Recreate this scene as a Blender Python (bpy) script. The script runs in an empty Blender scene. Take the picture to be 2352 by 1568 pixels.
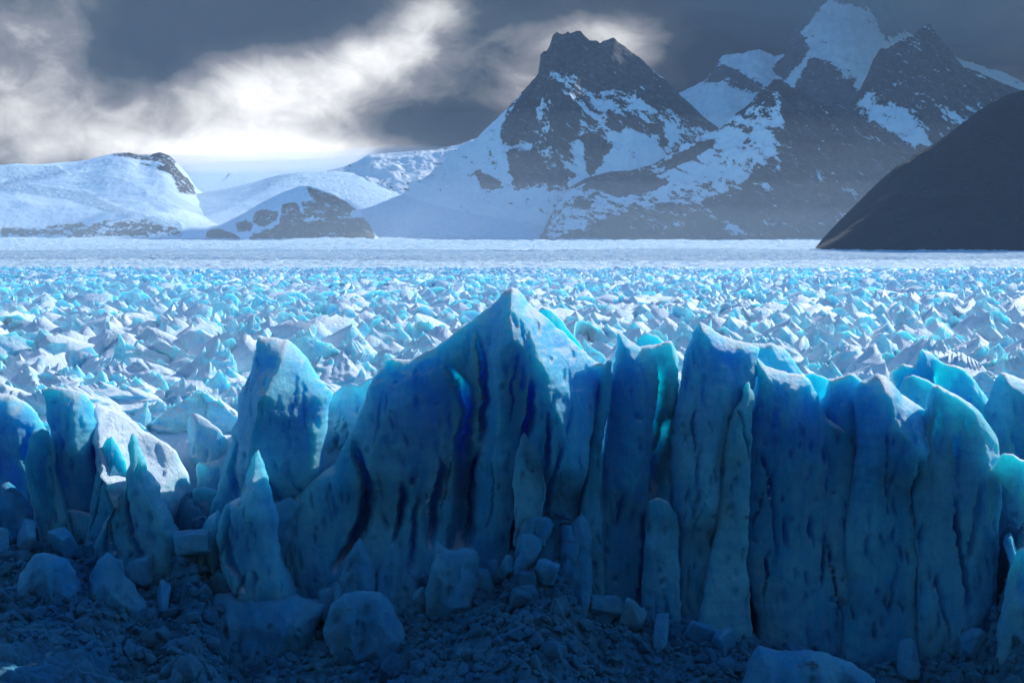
import bpy, math, random
import numpy as np
R = math.radians
sc = bpy.context.scene
COL = sc.collection

# ------------------------------------------------------------------ camera
CAMZ = 75.0
F = 3231.0                 # focal length in units of a 2352 px wide frame
PITCH = math.atan((784 - 570) / F)
cd = bpy.data.cameras.new('camera')
cam = bpy.data.objects.new('camera', cd); COL.objects.link(cam)
cd.sensor_width = 36; cd.lens = 36 * F / 2352
cd.clip_start = 0.5; cd.clip_end = 90000
cam.location = (0, 0, CAMZ); cam.rotation_euler = (R(90) - PITCH, 0, 0)
sc.camera = cam
sc.view_settings.view_transform = 'Standard'
sc.view_settings.look = 'None'
sc.view_settings.gamma = 1
sc.view_settings.use_curve_mapping = False
sc.view_settings.exposure = 0.34
sc.cycles.max_bounces = 8
sc.cycles.diffuse_bounces = 4
sc.cycles.volume_bounces = 1
sc.cycles.use_denoising = True

# ------------------------------------------------------------------ sun and sky
SUN_EL, SUN_AZ = R(33), R(48)         # azimuth clockwise from +Y (view direction)
sd = bpy.data.lights.new('sun', 'SUN'); sun = bpy.data.objects.new('sun', sd); COL.objects.link(sun)
sd.energy = 4.9; sd.angle = R(0.5); sd.color = (1.0, 0.985, 0.96)
sun.rotation_euler = (R(90) - SUN_EL, 0, -SUN_AZ + math.pi)   # lamp -Z points away from the sun
SUNV = np.array([math.sin(SUN_AZ) * math.cos(SUN_EL), math.cos(SUN_AZ) * math.cos(SUN_EL), math.sin(SUN_EL)])
from mathutils import Vector
sun.rotation_euler = Vector(SUNV).to_track_quat('Z', 'Y').to_euler()

class NT:
    """small helper to write node trees"""
    def __init__(s, tree): s.t = tree; s.n = tree.nodes; s.l = tree.links
    def put(s, sock, v):
        if isinstance(v, bpy.types.NodeSocket): s.l.new(v, sock)
        elif v is not None:
            if sock.type == 'RGBA' and hasattr(v, '__len__') and len(v) == 3: v = (*v, 1)
            sock.default_value = v
    def math(s, op, a, b=None, c=None, clamp=False):
        n = s.n.new('ShaderNodeMath'); n.operation = op; n.use_clamp = clamp
        for i, v in enumerate((a, b, c)):
            if v is not None: s.put(n.inputs[i], v)
        return n.outputs[0]
    def vmath(s, op, a, b=None, out=0):
        n = s.n.new('ShaderNodeVectorMath'); n.operation = op
        s.put(n.inputs[0], a)
        if b is not None: s.put(n.inputs[1], b)
        return n.outputs[out]
    def noise(s, vec, scale=1, detail=4, rough=0.5, dist=0, out='Fac', lac=2.0):
        n = s.n.new('ShaderNodeTexNoise'); s.put(n.inputs['Vector'], vec)
        n.inputs['Scale'].default_value = scale; n.inputs['Detail'].default_value = detail
        n.inputs['Roughness'].default_value = rough; n.inputs['Distortion'].default_value = dist
        n.inputs['Lacunarity'].default_value = lac
        return n.outputs[out]
    def vor(s, vec, scale=1, feat='F1', rand=1, out='Distance'):
        n = s.n.new('ShaderNodeTexVoronoi'); n.feature = feat; s.put(n.inputs['Vector'], vec)
        n.inputs['Scale'].default_value = scale; n.inputs['Randomness'].default_value = rand
        return n.outputs[out]
    def mix(s, f, a, b, mode='MIX'):
        n = s.n.new('ShaderNodeMix'); n.data_type = 'RGBA'; n.blend_type = mode
        s.put(n.inputs[0], f); s.put(n.inputs[6], a); s.put(n.inputs[7], b)
        return n.outputs[2]
    def smooth(s, x, lo, hi, a=0., b=1.):
        n = s.n.new('ShaderNodeMapRange'); n.interpolation_type = 'SMOOTHSTEP'
        s.put(n.inputs[0], x); s.put(n.inputs[1], lo); s.put(n.inputs[2], hi)
        n.inputs[3].default_value = a; n.inputs[4].default_value = b
        return n.outputs[0]
    def sep(s, v):
        n = s.n.new('ShaderNodeSeparateXYZ'); s.put(n.inputs[0], v); return n.outputs
    def comb(s, x, y, z):
        n = s.n.new('ShaderNodeCombineXYZ'); s.put(n.inputs[0], x); s.put(n.inputs[1], y); s.put(n.inputs[2], z); return n.outputs[0]
    def map(s, v, scale=(1, 1, 1), rot=(0, 0, 0), loc=(0, 0, 0)):
        n = s.n.new('ShaderNodeMapping'); s.put(n.inputs[0], v)
        n.inputs['Scale'].default_value = scale; n.inputs['Rotation'].default_value = rot; n.inputs['Location'].default_value = loc
        return n.outputs[0]
    def ramp(s, f, stops):
        n = s.n.new('ShaderNodeValToRGB'); s.put(n.inputs[0], f); e = n.color_ramp.elements
        while len(e) < len(stops): e.new(0.5)
        for k, (p, c) in enumerate(stops): e[k].position = p; e[k].color = (*c, 1)
        return n.outputs[0]
    def bump(s, h, strength, dist, normal=None):
        n = s.n.new('ShaderNodeBump'); n.inputs['Strength'].default_value = strength; n.inputs['Distance'].default_value = dist
        s.put(n.inputs['Height'], h)
        if normal is not None: s.put(n.inputs['Normal'], normal)
        return n.outputs[0]

def azel(u, v):
    """direction (azimuth, elevation in radians) of a spot in the sky given in frame units"""
    cx, cy = (u - 1176) / F, (784 - v) / F
    y = math.cos(PITCH) + cy * math.sin(PITCH); z = -math.sin(PITCH) + cy * math.cos(PITCH)
    return math.atan2(cx, y), math.atan2(z, math.hypot(cx, y))

W = bpy.data.worlds.new('World'); sc.world = W; W.use_nodes = True
wt = NT(W.node_tree); wt.n.clear()
SKY_STRENGTH = 0.15
def build_world():
    out = wt.n.new('ShaderNodeOutputWorld'); bg = wt.n.new('ShaderNodeBackground'); bg.inputs[1].default_value = SKY_STRENGTH
    sky = wt.n.new('ShaderNodeTexSky'); sky.sky_type = 'NISHITA'; sky.sun_disc = False
    sky.sun_elevation = SUN_EL; sky.sun_rotation = SUN_AZ; sky.ozone_density = 3.0; sky.dust_density = 0.3; sky.altitude = 300
    tc = wt.n.new('ShaderNodeTexCoord'); d = tc.outputs['Generated']
    x, y, z = wt.sep(d)
    az = wt.math('ARCTAN2', x, y); el = wt.math('ARCSINE', z)
    # cloud field: fractal noise on the direction, stretched along diagonal wind streaks
    v1 = wt.map(d, (1, 1, 1.5), (0, R(-18), 0))
    warp = wt.noise(v1, 6, 3, 0.5, out='Color')
    dw = wt.vmath('ADD', v1, wt.vmath('MULTIPLY', wt.vmath('SUBTRACT', warp, (0.5, 0.5, 0.5)), (0.09, 0.09, 0.09)))
    n1 = wt.noise(dw, 8, 8, 0.52)
    n2 = wt.noise(dw, 30, 8, 0.6, 0.4)
    # broad bright and dark masses of the cloud deck
    def blob(u, v, su, sv, amp, rot=0):
        a0, e0 = azel(u, v); su /= F; sv /= F
        da = wt.math('SUBTRACT', az, a0); de = wt.math('SUBTRACT', el, e0)
        c, s_ = math.cos(R(rot)), math.sin(R(rot))
        p = wt.math('ADD', wt.math('MULTIPLY', da, c / su), wt.math('MULTIPLY', de, s_ / su))
        q = wt.math('ADD', wt.math('MULTIPLY', da, -s_ / sv), wt.math('MULTIPLY', de, c / sv))
        r2 = wt.math('ADD', wt.math('MULTIPLY', p, p), wt.math('MULTIPLY', q, q))
        return wt.math('MULTIPLY', wt.math('EXPONENT', wt.math('MULTIPLY', r2, -1.0)), amp)
    blobs = [(560, 220, 260, 120, .40, 0), (90, 200, 160, 160, .10, 0), (960, 60, 130, 90, .36, 35), (250, 300, 260, 90, .14, 0), (780, 190, 240, 80, .16, 0), (650, 20, 250, 80, -.62, 0),
             (330, 130, 140, 130, -.38, 0), (1060, 300, 160, 50, -.2, 0), (60, 60, 160, 90, .06, 0), (90, 300, 260, 90, .12, 0), (640, 352, 330, 42, .62, 0), (500, 260, 330, 60, .10, 0),
             (980, 270, 130, 70, -.22, 0), (1130, 100, 90, 120, -.12, 0), (1400, 100, 130, 90, .36, 0), (1190, 220, 70, 60, .22, 0),
             (1330, 0, 260, 45, -.34, 0), (1700, 60, 200, 260, -.30, 0), (2150, 60, 330, 240, -.30, 0), (1050, 20, 120, 60, .28, 0)]
    t = wt.math('ADD', 0.285, wt.math('MULTIPLY', wt.math('SUBTRACT', n1, 0.5), 1.15))
    t = wt.math('ADD', t, wt.math('MULTIPLY', wt.math('SUBTRACT', n2, 0.5), 0.5))
    for b in blobs: t = wt.math('ADD', t, blob(*b))
    k = 1 / SKY_STRENGTH
    cloud = wt.ramp(t, [(0.0, (.004, .006, .008)), (0.22, (.024, .028, .030)), (0.45, (.20, .19, .185)), (0.68, (.62, .60, .57)), (1.0, (1.25, 1.22, 1.15))])
    cloud = wt.mix(1.0, cloud, (k, k, k), 'MULTIPLY')
    # open blue sky overhead and behind the viewer, cloud bank over the icefield ahead
    front = wt.smooth(wt.math('SUBTRACT', y, wt.math('MULTIPLY', z, 1.0)), -0.25, 0.45)
    cover = wt.math('MAXIMUM', front, wt.smooth(n1, 0.53, 0.66))
    blue = wt.mix(1.0, sky.outputs[0], (0.30, 0.84, 1.20), 'MULTIPLY')
    col = wt.mix(cover, blue, cloud)
    wt.l.new(col, bg.inputs[0]); wt.l.new(bg.outputs[0], out.inputs[0])
build_world()

# ------------------------------------------------------------------ helpers
rng = np.random.default_rng(7); random.seed(7)
_perm = np.random.default_rng(3).permutation(256).astype(np.int64); _perm = np.concatenate([_perm, _perm])
_g = np.random.default_rng(4).normal(size=(256, 3)); _g /= np.linalg.norm(_g, axis=1)[:, None]
def pn(p):
    """gradient noise, p (...,3), about -1..1"""
    p = np.asarray(p, float); sh = p.shape[:-1]; p = p.reshape(-1, 3)
    i = np.floor(p).astype(np.int64); f = p - i; i &= 255
    w = f * f * f * (f * (f * 6 - 15) + 10); r = 0
    for a in (0, 1):
        wa = w[:, 0] if a else 1 - w[:, 0]; pa = _perm[i[:, 0] + a]
        for b in (0, 1):
            wb = wa * (w[:, 1] if b else 1 - w[:, 1]); pb = _perm[(pa + i[:, 1] + b) & 255]
            for c in (0, 1):
                wc = wb * (w[:, 2] if c else 1 - w[:, 2]); g = _g[_perm[(pb + i[:, 2] + c) & 255]]
                r = r + wc * (g[:, 0] * (f[:, 0] - a) + g[:, 1] * (f[:, 1] - b) + g[:, 2] * (f[:, 2] - c))
    return (r * 1.6).reshape(sh)
def fbm(p, o=4, g=0.5, ridged=False):
    s = 0; a = 1; t = 0; p = np.asarray(p, float)
    for k in range(o):
        n = pn(p + 17.3 * k); s = s + a * ((1 - 2 * np.abs(n)) if ridged else n); t += a; a *= g; p = p * 2.03
    return s / t
def st(*c): return np.stack(c, -1)
def sstep(x, a, b):
    t = np.clip((x - a) / (b - a), 0, 1); return t * t * (3 - 2 * t)

def P(u, v, Y):
    """world x and z of the ray through (u,v) where it reaches y = Y"""
    cx = (u - 1176) / F; cy = (784 - v) / F
    dy = math.cos(PITCH) + cy * math.sin(PITCH); dz = -math.sin(PITCH) + cy * math.cos(PITCH)
    return cx / dy * Y, CAMZ + dz / dy * Y
def proj(x, y, z):
    dz = z - CAMZ; yc = y * math.cos(PITCH) - dz * math.sin(PITCH); uc = y * math.sin(PITCH) + dz * math.cos(PITCH)
    return 1176 + F * x / yc, 784 - F * uc / yc

def mesh_np(name, V, Q, smooth=True, sharp=None, tri=False):
    m = bpy.data.meshes.new(name); k = 3 if tri else 4
    V = np.ascontiguousarray(V.reshape(-1, 3), np.float32); Q = np.ascontiguousarray(Q.reshape(-1, k), np.int32)
    m.vertices.add(len(V)); m.vertices.foreach_set('co', V.ravel())
    m.loops.add(Q.size); m.loops.foreach_set('vertex_index', Q.ravel())
    m.polygons.add(len(Q)); m.polygons.foreach_set('loop_start', np.arange(0, Q.size, k, dtype=np.int32))
    m.update(calc_edges=True)
    m.polygons.foreach_set('use_smooth', np.full(len(Q), smooth)); m.validate()
    if sharp: m.set_sharp_from_angle(angle=R(sharp))
    return m
def grid_q(n, m, off=0):
    i = np.arange(n - 1)[:, None] * m + np.arange(m - 1)[None, :] + off
    return st(i, i + 1, i + m + 1, i + m).reshape(-1, 4)
def link(name, me, mat, parent=None, label=None, cat=None, group=None, kind=None, loc=None):
    o = bpy.data.objects.new(name, me); COL.objects.link(o)
    if mat and me and not me.materials: me.materials.append(mat)
    if parent: o.parent = parent
    if loc is not None: o.location = loc
    if label: o['label'] = label
    if cat: o['category'] = cat
    if group: o['group'] = group
    if kind: o['kind'] = kind
    return o

# ------------------------------------------------------------------ materials
def new_mat(name):
    m = bpy.data.materials.new(name); m.use_nodes = True; t = NT(m.node_tree); t.n.clear()
    o = t.n.new('ShaderNodeOutputMaterial'); b = t.n.new('ShaderNodeBsdfPrincipled'); t.l.new(b.outputs[0], o.inputs[0])
    return m, t, b
def ice_mat(name, sss=1.0, fine=1.0, dirt=0.5, pale=0.0, snow_lo=0.5, snow_hi=.95, dirt_shade=0.0, shade_tint=0.0):
    m, t, b = new_mat(name)
    g = t.n.new('ShaderNodeNewGeometry'); p = g.outputs['Position']; nz = t.sep(g.outputs['Normal'])[2]
    big = t.noise(t.map(p, (.10, .10, .035)), 1, 5, .55)
    mid = t.noise(t.map(p, (.5, .5, .2)), 1, 5, .6)
    ice = t.mix(t.smooth(t.math('ADD', t.math('MULTIPLY', big, .7), t.math('MULTIPLY', mid, .3)), .36, .64),
                (.03 + pale, .50 + pale * .8, .90), (.21 + pale, .76 + pale * .5, .97))
    band = t.noise(t.map(p, (.03, .03, .55), (R(3), R(4), 0)), 1, 5, .6)
    ice = t.mix(t.smooth(band, .48, .66, 0, .22), ice, (.05, .42, .74))
    # darker clear-ice spots among the bubbly ice
    spot = t.vor(t.vmath('ADD', t.map(p, (.9, .9, .5)), t.vmath('MULTIPLY', t.noise(p, .9, 4, .6, out='Color'), (1.3, 1.3, 1.3))), 1.0, 'SMOOTH_F1')
    ice = t.mix(t.smooth(spot, .42, .12, 0, .24), ice, (.015, .30, .66))
    ice = t.mix(t.smooth(t.noise(p, 2.6, 6, .75), .48, .72, 0, .35), ice, (.42, .80, .93))
    # old melt streaks, a little greyer
    streak = t.noise(t.map(p, (1.4, 1.4, .08)), 1, 4, .6)
    ice = t.mix(t.smooth(streak, .5, .75, 0, .35), ice, (.26, .62, .80))
    sn = t.math('ADD', nz, t.math('MULTIPLY', t.math('SUBTRACT', t.noise(p, .35, 6, .65), .5), .9))
    snow = t.smooth(sn, snow_lo, snow_hi)
    c = t.mix(snow, ice, (.77, .90, .97))
    # wind-blown grit lying on the crests and in thin bands
    dn = t.noise(t.map(p, (.22, .22, .5)), 1, 7, .68)
    df = t.math('MULTIPLY', t.smooth(dn, .60, .74), t.smooth(nz, .05, .5, .12, 1.0))
    c = t.mix(t.math('MULTIPLY', df, dirt), c, (.09, .11, .13))
    if dirt_shade:
        c = t.mix(t.smooth(t.noise(p, .18, 6, .7), .42, .62, 0, dirt_shade), c, (.055, .055, .055))  # dirt patches, used as well to paint the foot of the front darker
    if shade_tint: c = t.mix(shade_tint, c, (.018, .06, .10))      # shade at the foot of the front, mixed into the ice colour
    t.l.new(c, b.inputs['Base Color'])
    b.inputs['Roughness'].default_value = .42
    b.inputs['Specular IOR Level'].default_value = .35
    b.inputs['IOR'].default_value = 1.31
    if sss:
        t.l.new(t.math('MULTIPLY', t.math('SUBTRACT', 1.0, snow), .7), b.inputs['Subsurface Weight'])
        b.inputs['Subsurface Radius'].default_value = (.50, 2.3, 2.6)
        b.inputs['Subsurface Scale'].default_value = sss
    wv = t.vmath('ADD', t.map(p, (1, 1, .4)), t.noise(p, .7, 4, .6, out='Color'))
    h = t.math('ADD', t.noise(p, 1.4, 9, .78), t.math('MULTIPLY', t.vor(wv, .75, 'DISTANCE_TO_EDGE'), .45))
    t.l.new(t.bump(h, .65 * fine, .8), b.inputs['Normal'])
    return m
ICE = ice_mat('glacier_ice', 2.8, fine=1.3)
ICE_FIELD = ice_mat('serac_ice', 1.0, pale=.26, dirt=.10, snow_lo=.06, snow_hi=.66)
ICE_RUBBLE = ice_mat('rubble_ice', .35, fine=1.2, dirt=.9, snow_lo=1.1, snow_hi=1.5, dirt_shade=.35, shade_tint=.66)
ICE_LOW = ice_mat('calved_ice', .6, fine=1.4, dirt=.9, snow_lo=.9, snow_hi=1.4, dirt_shade=.15, shade_tint=.28)

def rock_snow_mat(name, rock_a, rock_b, scale, streak_rot=-35, snow_a=(.66, .71, .75)):
    m, t, b = new_mat(name)
    g = t.n.new('ShaderNodeNewGeometry'); p = g.outputs['Position']
    at = t.n.new('ShaderNodeAttribute'); at.attribute_name = 'rock'; a = at.outputs['Fac']
    pr = t.map(t.map(p, rot=(0, R(streak_rot), 0)), (scale * .8, scale, scale * 2.6))
    n = t.noise(pr, 1, 9, .68, .3)
    n2 = t.noise(t.map(p, (scale * 4, scale * 4, scale * 5)), 1, 6, .7)
    r = t.math('ADD', a, t.math('MULTIPLY', t.math('SUBTRACT', n, .5), 2.6))
    r = t.math('ADD', r, t.math('MULTIPLY', t.math('SUBTRACT', n2, .5), 1.3))
    r = t.smooth(r, .47, .53)
    strata = t.noise(t.map(t.map(p, rot=(0, R(25), 0)), (scale * 1.5, scale * 1.5, scale * 9)), 1, 6, .6)
    rock = t.mix(strata, rock_a, rock_b)
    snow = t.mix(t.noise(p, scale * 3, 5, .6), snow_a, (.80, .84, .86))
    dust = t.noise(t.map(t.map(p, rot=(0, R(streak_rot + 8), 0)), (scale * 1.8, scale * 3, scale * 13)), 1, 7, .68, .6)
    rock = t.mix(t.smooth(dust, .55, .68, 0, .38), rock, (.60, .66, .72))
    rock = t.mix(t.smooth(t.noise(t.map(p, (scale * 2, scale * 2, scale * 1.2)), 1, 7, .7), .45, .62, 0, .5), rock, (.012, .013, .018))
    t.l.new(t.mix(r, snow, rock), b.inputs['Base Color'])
    b.inputs['Roughness'].default_value = .8; b.inputs['Specular IOR Level'].default_value = .15
    hh = t.math('ADD', t.noise(pr, 2, 8, .7), t.math('MULTIPLY', strata, .5))
    t.l.new(t.bump(t.math('MULTIPLY', hh, t.math('ADD', .25, r)), .8, 1.0 / scale * .25), b.inputs['Normal'])
    return m
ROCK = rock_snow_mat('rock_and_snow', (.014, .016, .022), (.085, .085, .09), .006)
ROCKFAR = rock_snow_mat('far_rock_and_snow', (.03, .032, .04), (.09, .09, .10), .004, snow_a=(.36, .40, .44))  # greyed snow carries the dimming by the cloud veil in its colour
def icefield_mat():
    m, t, b = new_mat('icefield_snow')
    g = t.n.new('ShaderNodeNewGeometry'); p = g.outputs['Position']
    at = t.n.new('ShaderNodeAttribute'); at.attribute_name = 'rock'; a = at.outputs['Fac']
    ct = t.n.new('ShaderNodeAttribute'); ct.attribute_name = 'crev'; cr = ct.outputs['Fac']
    n = t.noise(t.map(p, (.010, .010, .024)), 1, 8, .68, .4)
    nf = t.noise(t.map(p, (.035, .035, .07)), 1, 7, .7)
    r = t.smooth(t.math('ADD', t.math('ADD', a, t.math('MULTIPLY', t.math('SUBTRACT', n, .5), 1.7)), t.math('MULTIPLY', t.math('SUBTRACT', nf, .5), 1.6)), .46, .54)
    cv = t.vor(t.vmath('ADD', t.map(p, (.02, .035, .03)), t.vmath('MULTIPLY', t.noise(p, .02, 4, .6, out='Color'), (1.2, 1.2, 1.2))), 1, 'DISTANCE_TO_EDGE')
    cn = t.noise(t.map(p, (.035, .05, .05)), 1, 7, .7)
    cm = t.math('MULTIPLY', cr, t.smooth(cn, .42, .62))
    snow = t.mix(cm, (.72, .87, .95), (.26, .60, .86))
    rock = t.mix(t.noise(p, .03, 6, .7), (.02, .022, .028), (.09, .09, .10))
    t.l.new(t.mix(r, snow, rock), b.inputs['Base Color']); b.inputs['Roughness'].default_value = .7
    b.inputs['Specular IOR Level'].default_value = .2
    h = t.math('ADD', t.math('MULTIPLY', t.math('ADD', cn, t.math('MULTIPLY', cv, .5)), t.math('ADD', cr, .06)), t.math('MULTIPLY', r, t.math('MULTIPLY', n, .6)))
    t.l.new(t.bump(h, 1.0, 30), b.inputs['Normal'])
    return m
FIELD = icefield_mat()

# ------------------------------------------------------------------ ice towers of the front
def poly(v, pts, axis=1):
    """interpolate u along v (axis=1) of a polyline sorted by v"""
    p = sorted(pts, key=lambda q: q[axis]); return np.interp(v, [q[axis] for q in p], [q[1 - axis] for q in p])
def facets(x, z, sx, sz, tilt, step, seed):
    """flat fracture planes with small steps between them"""
    wx = x / sx + fbm(st(x / sx * .9, z / sz * .9, x * 0 + seed), 3) * .45; wz = z / sz + fbm(st(x / sx * .9, z / sz * .9, x * 0 + seed + 7), 3) * .45
    gx, gz = np.floor(wx), np.floor(wz); out = np.full(x.shape, 99.)
    H = lambda a, b, k: np.modf(np.abs(np.sin(a * (127.1 + k) + b * (311.7 - k) + seed * 1.7) * 43758.5453))[0]
    for i in (-2, -1, 0, 1, 2):
        for j in (-2, -1, 0, 1, 2):
            cx, cz = gx + i, gz + j; dx = wx - cx - H(cx, cz, 0); dz = wz - cz - H(cx, cz, 31)
            out = np.minimum(out, (H(cx, cz, 57) - .5) * step * 2 + (H(cx, cz, 83) - .5) * 2 * tilt * dx * sx + (H(cx, cz, 99) - .5) * tilt * dz * sx + (dx * dx + dz * dz) * (step * 1.1 + tilt * sx * .22))
    return out
def tower(name, label, top, left, right, vbot, Y, T, feats=(), cat='ice tower', res=.31, group=None, mat=None, seed=0,
          Hf=2.5, Hb=26., rough=1.0, front=.16, lean=0.0, tex=1.0, edge=11, flute=1.0, fz=1.0, fstep=1.0):
    """a free-standing mass of ice: outline in frame units at distance Y, T metres thick, both faces modelled"""
    mat = mat or ICE; ppm = F / Y
    tu0, tu1 = top[0][0], top[-1][0]; tv = min(q[1] for q in top)
    wid = max(abs(r[0] - l[0]) for l in left for r in right) / ppm; hei = (vbot - tv) / ppm
    na = int(np.clip(wid / res, 14, 260)); nb = int(np.clip(hei / res, 14, 260))
    aa = np.linspace(0, 1, na); a = .35 * aa + .65 * (.5 - .5 * np.cos(np.pi * aa)); bb = np.linspace(0, 1, nb); b = .6 * bb + .4 * bb ** 2
    A, B = np.meshgrid(a, b, indexing='xy')
    utop = tu0 + (tu1 - tu0) * A; vt = np.interp(utop, [q[0] for q in top], [q[1] for q in top])
    vv = vt + (vbot - vt) * B
    L = poly(vv, left); Rr = poly(vv, right); uu = L + (Rr - L) * A
    # blend from the top outline into the side outlines
    k = sstep((vv - vt) / ppm, 0, 2.5); uu = utop * (1 - k) + uu * k
    x, z = P(uu, vv, Y)
    s = seed * 13.7
    e = np.clip(1 - np.abs(2 * A - 1) ** edge, 0, 1) ** .55
    dd = np.clip((vv - vt) / ppm, 0, None)
    tf = np.clip(dd / Hf, 0, 1) ** .5; tb = np.clip(dd / Hb, 0, 1) ** .75
    relief = np.zeros_like(x)
    wob = fbm(st(x * .12, z * .10, x * 0 + s), 3) * 14
    wob2 = fbm(st(x * .5, z * .35, x * 0 + s + 5), 4, .6) * 7
    rc = np.random.default_rng(seed + 700); extra = []
    for _ in range(int(wid * hei / 140) if tex > .5 else 0):
        uc = rc.uniform(uu.min(), uu.max()); v0 = rc.uniform(tv + 40, vbot - 60); ln = rc.uniform(35, 190); sl = rc.uniform(-.22, .12)
        extra.append(('crev', [(uc, v0), (uc + ln * sl + rc.normal() * 4, v0 + ln * .5), (uc + ln * sl * 2, v0 + ln)], rc.uniform(.5, 2.4), 2.0, rc.uniform(2.5, 7)))
    for f in list(feats) + extra:
        kind, pts, amp = f[0], f[1], f[2]; wl, wr = f[3], f[4] if len(f) > 4 else f[3]
        vs = [q[1] for q in pts]; du = uu + (wob * .5 + wob2 if kind == 'crest' else wob * .35 + wob2 * 1.2) - poly(vv, pts)
        fade = sstep(vv, min(vs) - 25, min(vs) + 35) * (1 - sstep(vv, max(vs) - 45, max(vs) + 30))
        if min(vs) <= tv + 20 or kind == 'crest': fade = (1 - sstep(vv, max(vs) - 60, max(vs) + 60))
        if kind == 'crest':
            q = np.where(du > 0, np.clip(1 - du / wr, 0, 1), np.clip(1 + du / wl, 0, 1)); relief += amp * q * fade
        else:                       # a crevasse: sharp lip on the left, sloping wall on the right
            wv = (1 + .6 * pn(st(x * 0 + s, z * .16, x * 0 + amp)))
            q = np.where(du > 0, np.exp(-(np.abs(du) / (wr * .85 * wv)) ** 2.4), np.exp(-(np.abs(du) / (wl * .8 * wv)) ** 6)); relief -= amp * q * fade
    noi = (fbm(st(x * .07, z * .03, x * 0 + s), 4) * 1.8 * rough
           + facets(x, z, 6.0 * fz, 15 * fz, .34, .50 * fstep, s) * rough * 1.2 + facets(x, z, 2.4 * fz, 4.5 * fz, .26, .12 * fstep, s + 3) * rough
           + flute * fbm(st(x * .33, z * .035, x * 0 + s + 9), 3, .5, True) * .12 * rough
           + fbm(st(x * .45, z * .28, x * 0 + s + 3), 4, .55) * .35 * rough * tex
           + fbm(st(x * 1.5, z * 1.0, x * 0 + s + 6), 3, .6) * .13 * tex)
    # melt pits, taller than wide
    rp = np.random.default_rng(seed + 50); npit = int(wid * hei * .10)
    ix = rp.uniform(x.min(), x.max(), npit); iz = rp.uniform(z.min(), max(z.max() - 4, z.min() + 1), npit)
    for px, pz in zip(ix, iz):
        w_, h_ = rp.uniform(.16, .42), rp.uniform(.35, 1.5) * (1 if rp.random() > .12 else 2.2); tilt = rp.uniform(-.25, .1)
        m = (np.abs(z - pz) < h_ * 2) & (np.abs(x - px) < w_ * 2 + h_)
        if m.any():
            dx = (x[m] - px - (z[m] - pz) * tilt) / w_; dz = (z[m] - pz) / h_
            noi[m] -= rp.uniform(.4, 1.1) * np.exp(-(dx * dx + dz * dz) ** 1.5) * tex
    edgef = np.clip(e * 1.4, 0, 1) * np.clip(dd / 3, 0, 1)
    yf = Y - T * front * e * tf - (relief * np.clip(dd / 8, 0.0, 1) ** .8 * np.clip(e * 2.2, 0, 1)) - noi * edgef + lean * (z - z.min())
    nb_ = fbm(st(x * .09, z * .09, x * 0 + s + 31), 5) * 3 + fbm(st(x * .5, z * .2, x * 0 + s + 37), 3) * .7
    yb = Y + T * (1 - front) * e * tb + nb_ * edgef + lean * (z - z.min())
    # ragged outline
    jx = fbm(st(z * .35, x * .1, x * 0 + s + 41), 4) * .55 + fbm(st(z * 1.4, x * .3, x * 0 + s + 43), 3) * .16
    jz = fbm(st(x * .35, x * 0 + s + 47, z * .1), 4) * .5 * np.exp(-dd / 3) + fbm(st(x * 1.3, x * 0 + s + 49, z * .2), 3) * .13 * np.exp(-dd)
    x = x + jx; z = np.maximum(z + jz, -.9)
    Vf = st(x, yf, z); Vb = st(x, np.maximum(yb, yf + .02), z)
    n = x.size; Q = np.concatenate([grid_q(nb, na)[:, ::-1], grid_q(nb, na, n)])
    # close the rim: front and back share the border
    idx = np.arange(n).reshape(nb, na); Vb2 = Vb.copy()
    for sl in ((0, slice(None)), (slice(None), 0), (slice(None), -1)):
        Vb2[sl] = Vf[sl]
    rim = np.arange(2 * n); 
    for sl in ((0, slice(None)), (slice(None), 0), (slice(None), -1)): rim[idx[sl] + n] = idx[sl]
    bt = idx[-1]; cap = st(bt[:-1], bt[1:], bt[1:] + n, bt[:-1] + n)
    Q = rim[np.concatenate([Q, cap[1:-1]])]; V = np.concatenate([Vf.reshape(-1, 3), Vb2.reshape(-1, 3)])
    used, Q = np.unique(Q, return_inverse=True); V = V[used]; Q = Q.reshape(-1, 4)
    base = np.array([x[-1].mean(), Y, max(z.min(), 0)])
    me = mesh_np(name, V - base, Q, True, 60)
    return link(name, me, mat, None, label, cat, group, None, base)

# ------------------------------------------------------------------ ground, water, glacier
def lerp_keys(d, keys): return np.interp(d, [k[0] for k in keys], [k[1] for k in keys])
SURF = [(230, 48), (300, 49.5), (400, 50.5), (600, 51.5), (900, 52.0), (1300, 51.5), (1500, 50), (1900, 50.5), (2600, 53.5), (4200, 55), (5500, 70), (7000, 92), (9500, 137), (13000, 220)]
def surf(x, y):
    z = lerp_keys(y, SURF) - 6 * sstep(-x, 22, 50) * (1 - sstep(y, 262, 345))
    return z + (fbm(st(x / 90, y / 140, x * 0 + 3), 3) * 2.6 * sstep(y, 240, 330)) + (fbm(st(x / 170, (y + x * .25) / 52, x * 0 + 14), 3, .5, True) * 3.4 - 1.2) * sstep(y, 250, 330) * (1 - sstep(y, 3000, 6000)) + fbm(st(x / 900, y / 1500, x * 0 + 8), 3) * 16 * sstep(y, 2200, 6500)
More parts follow.
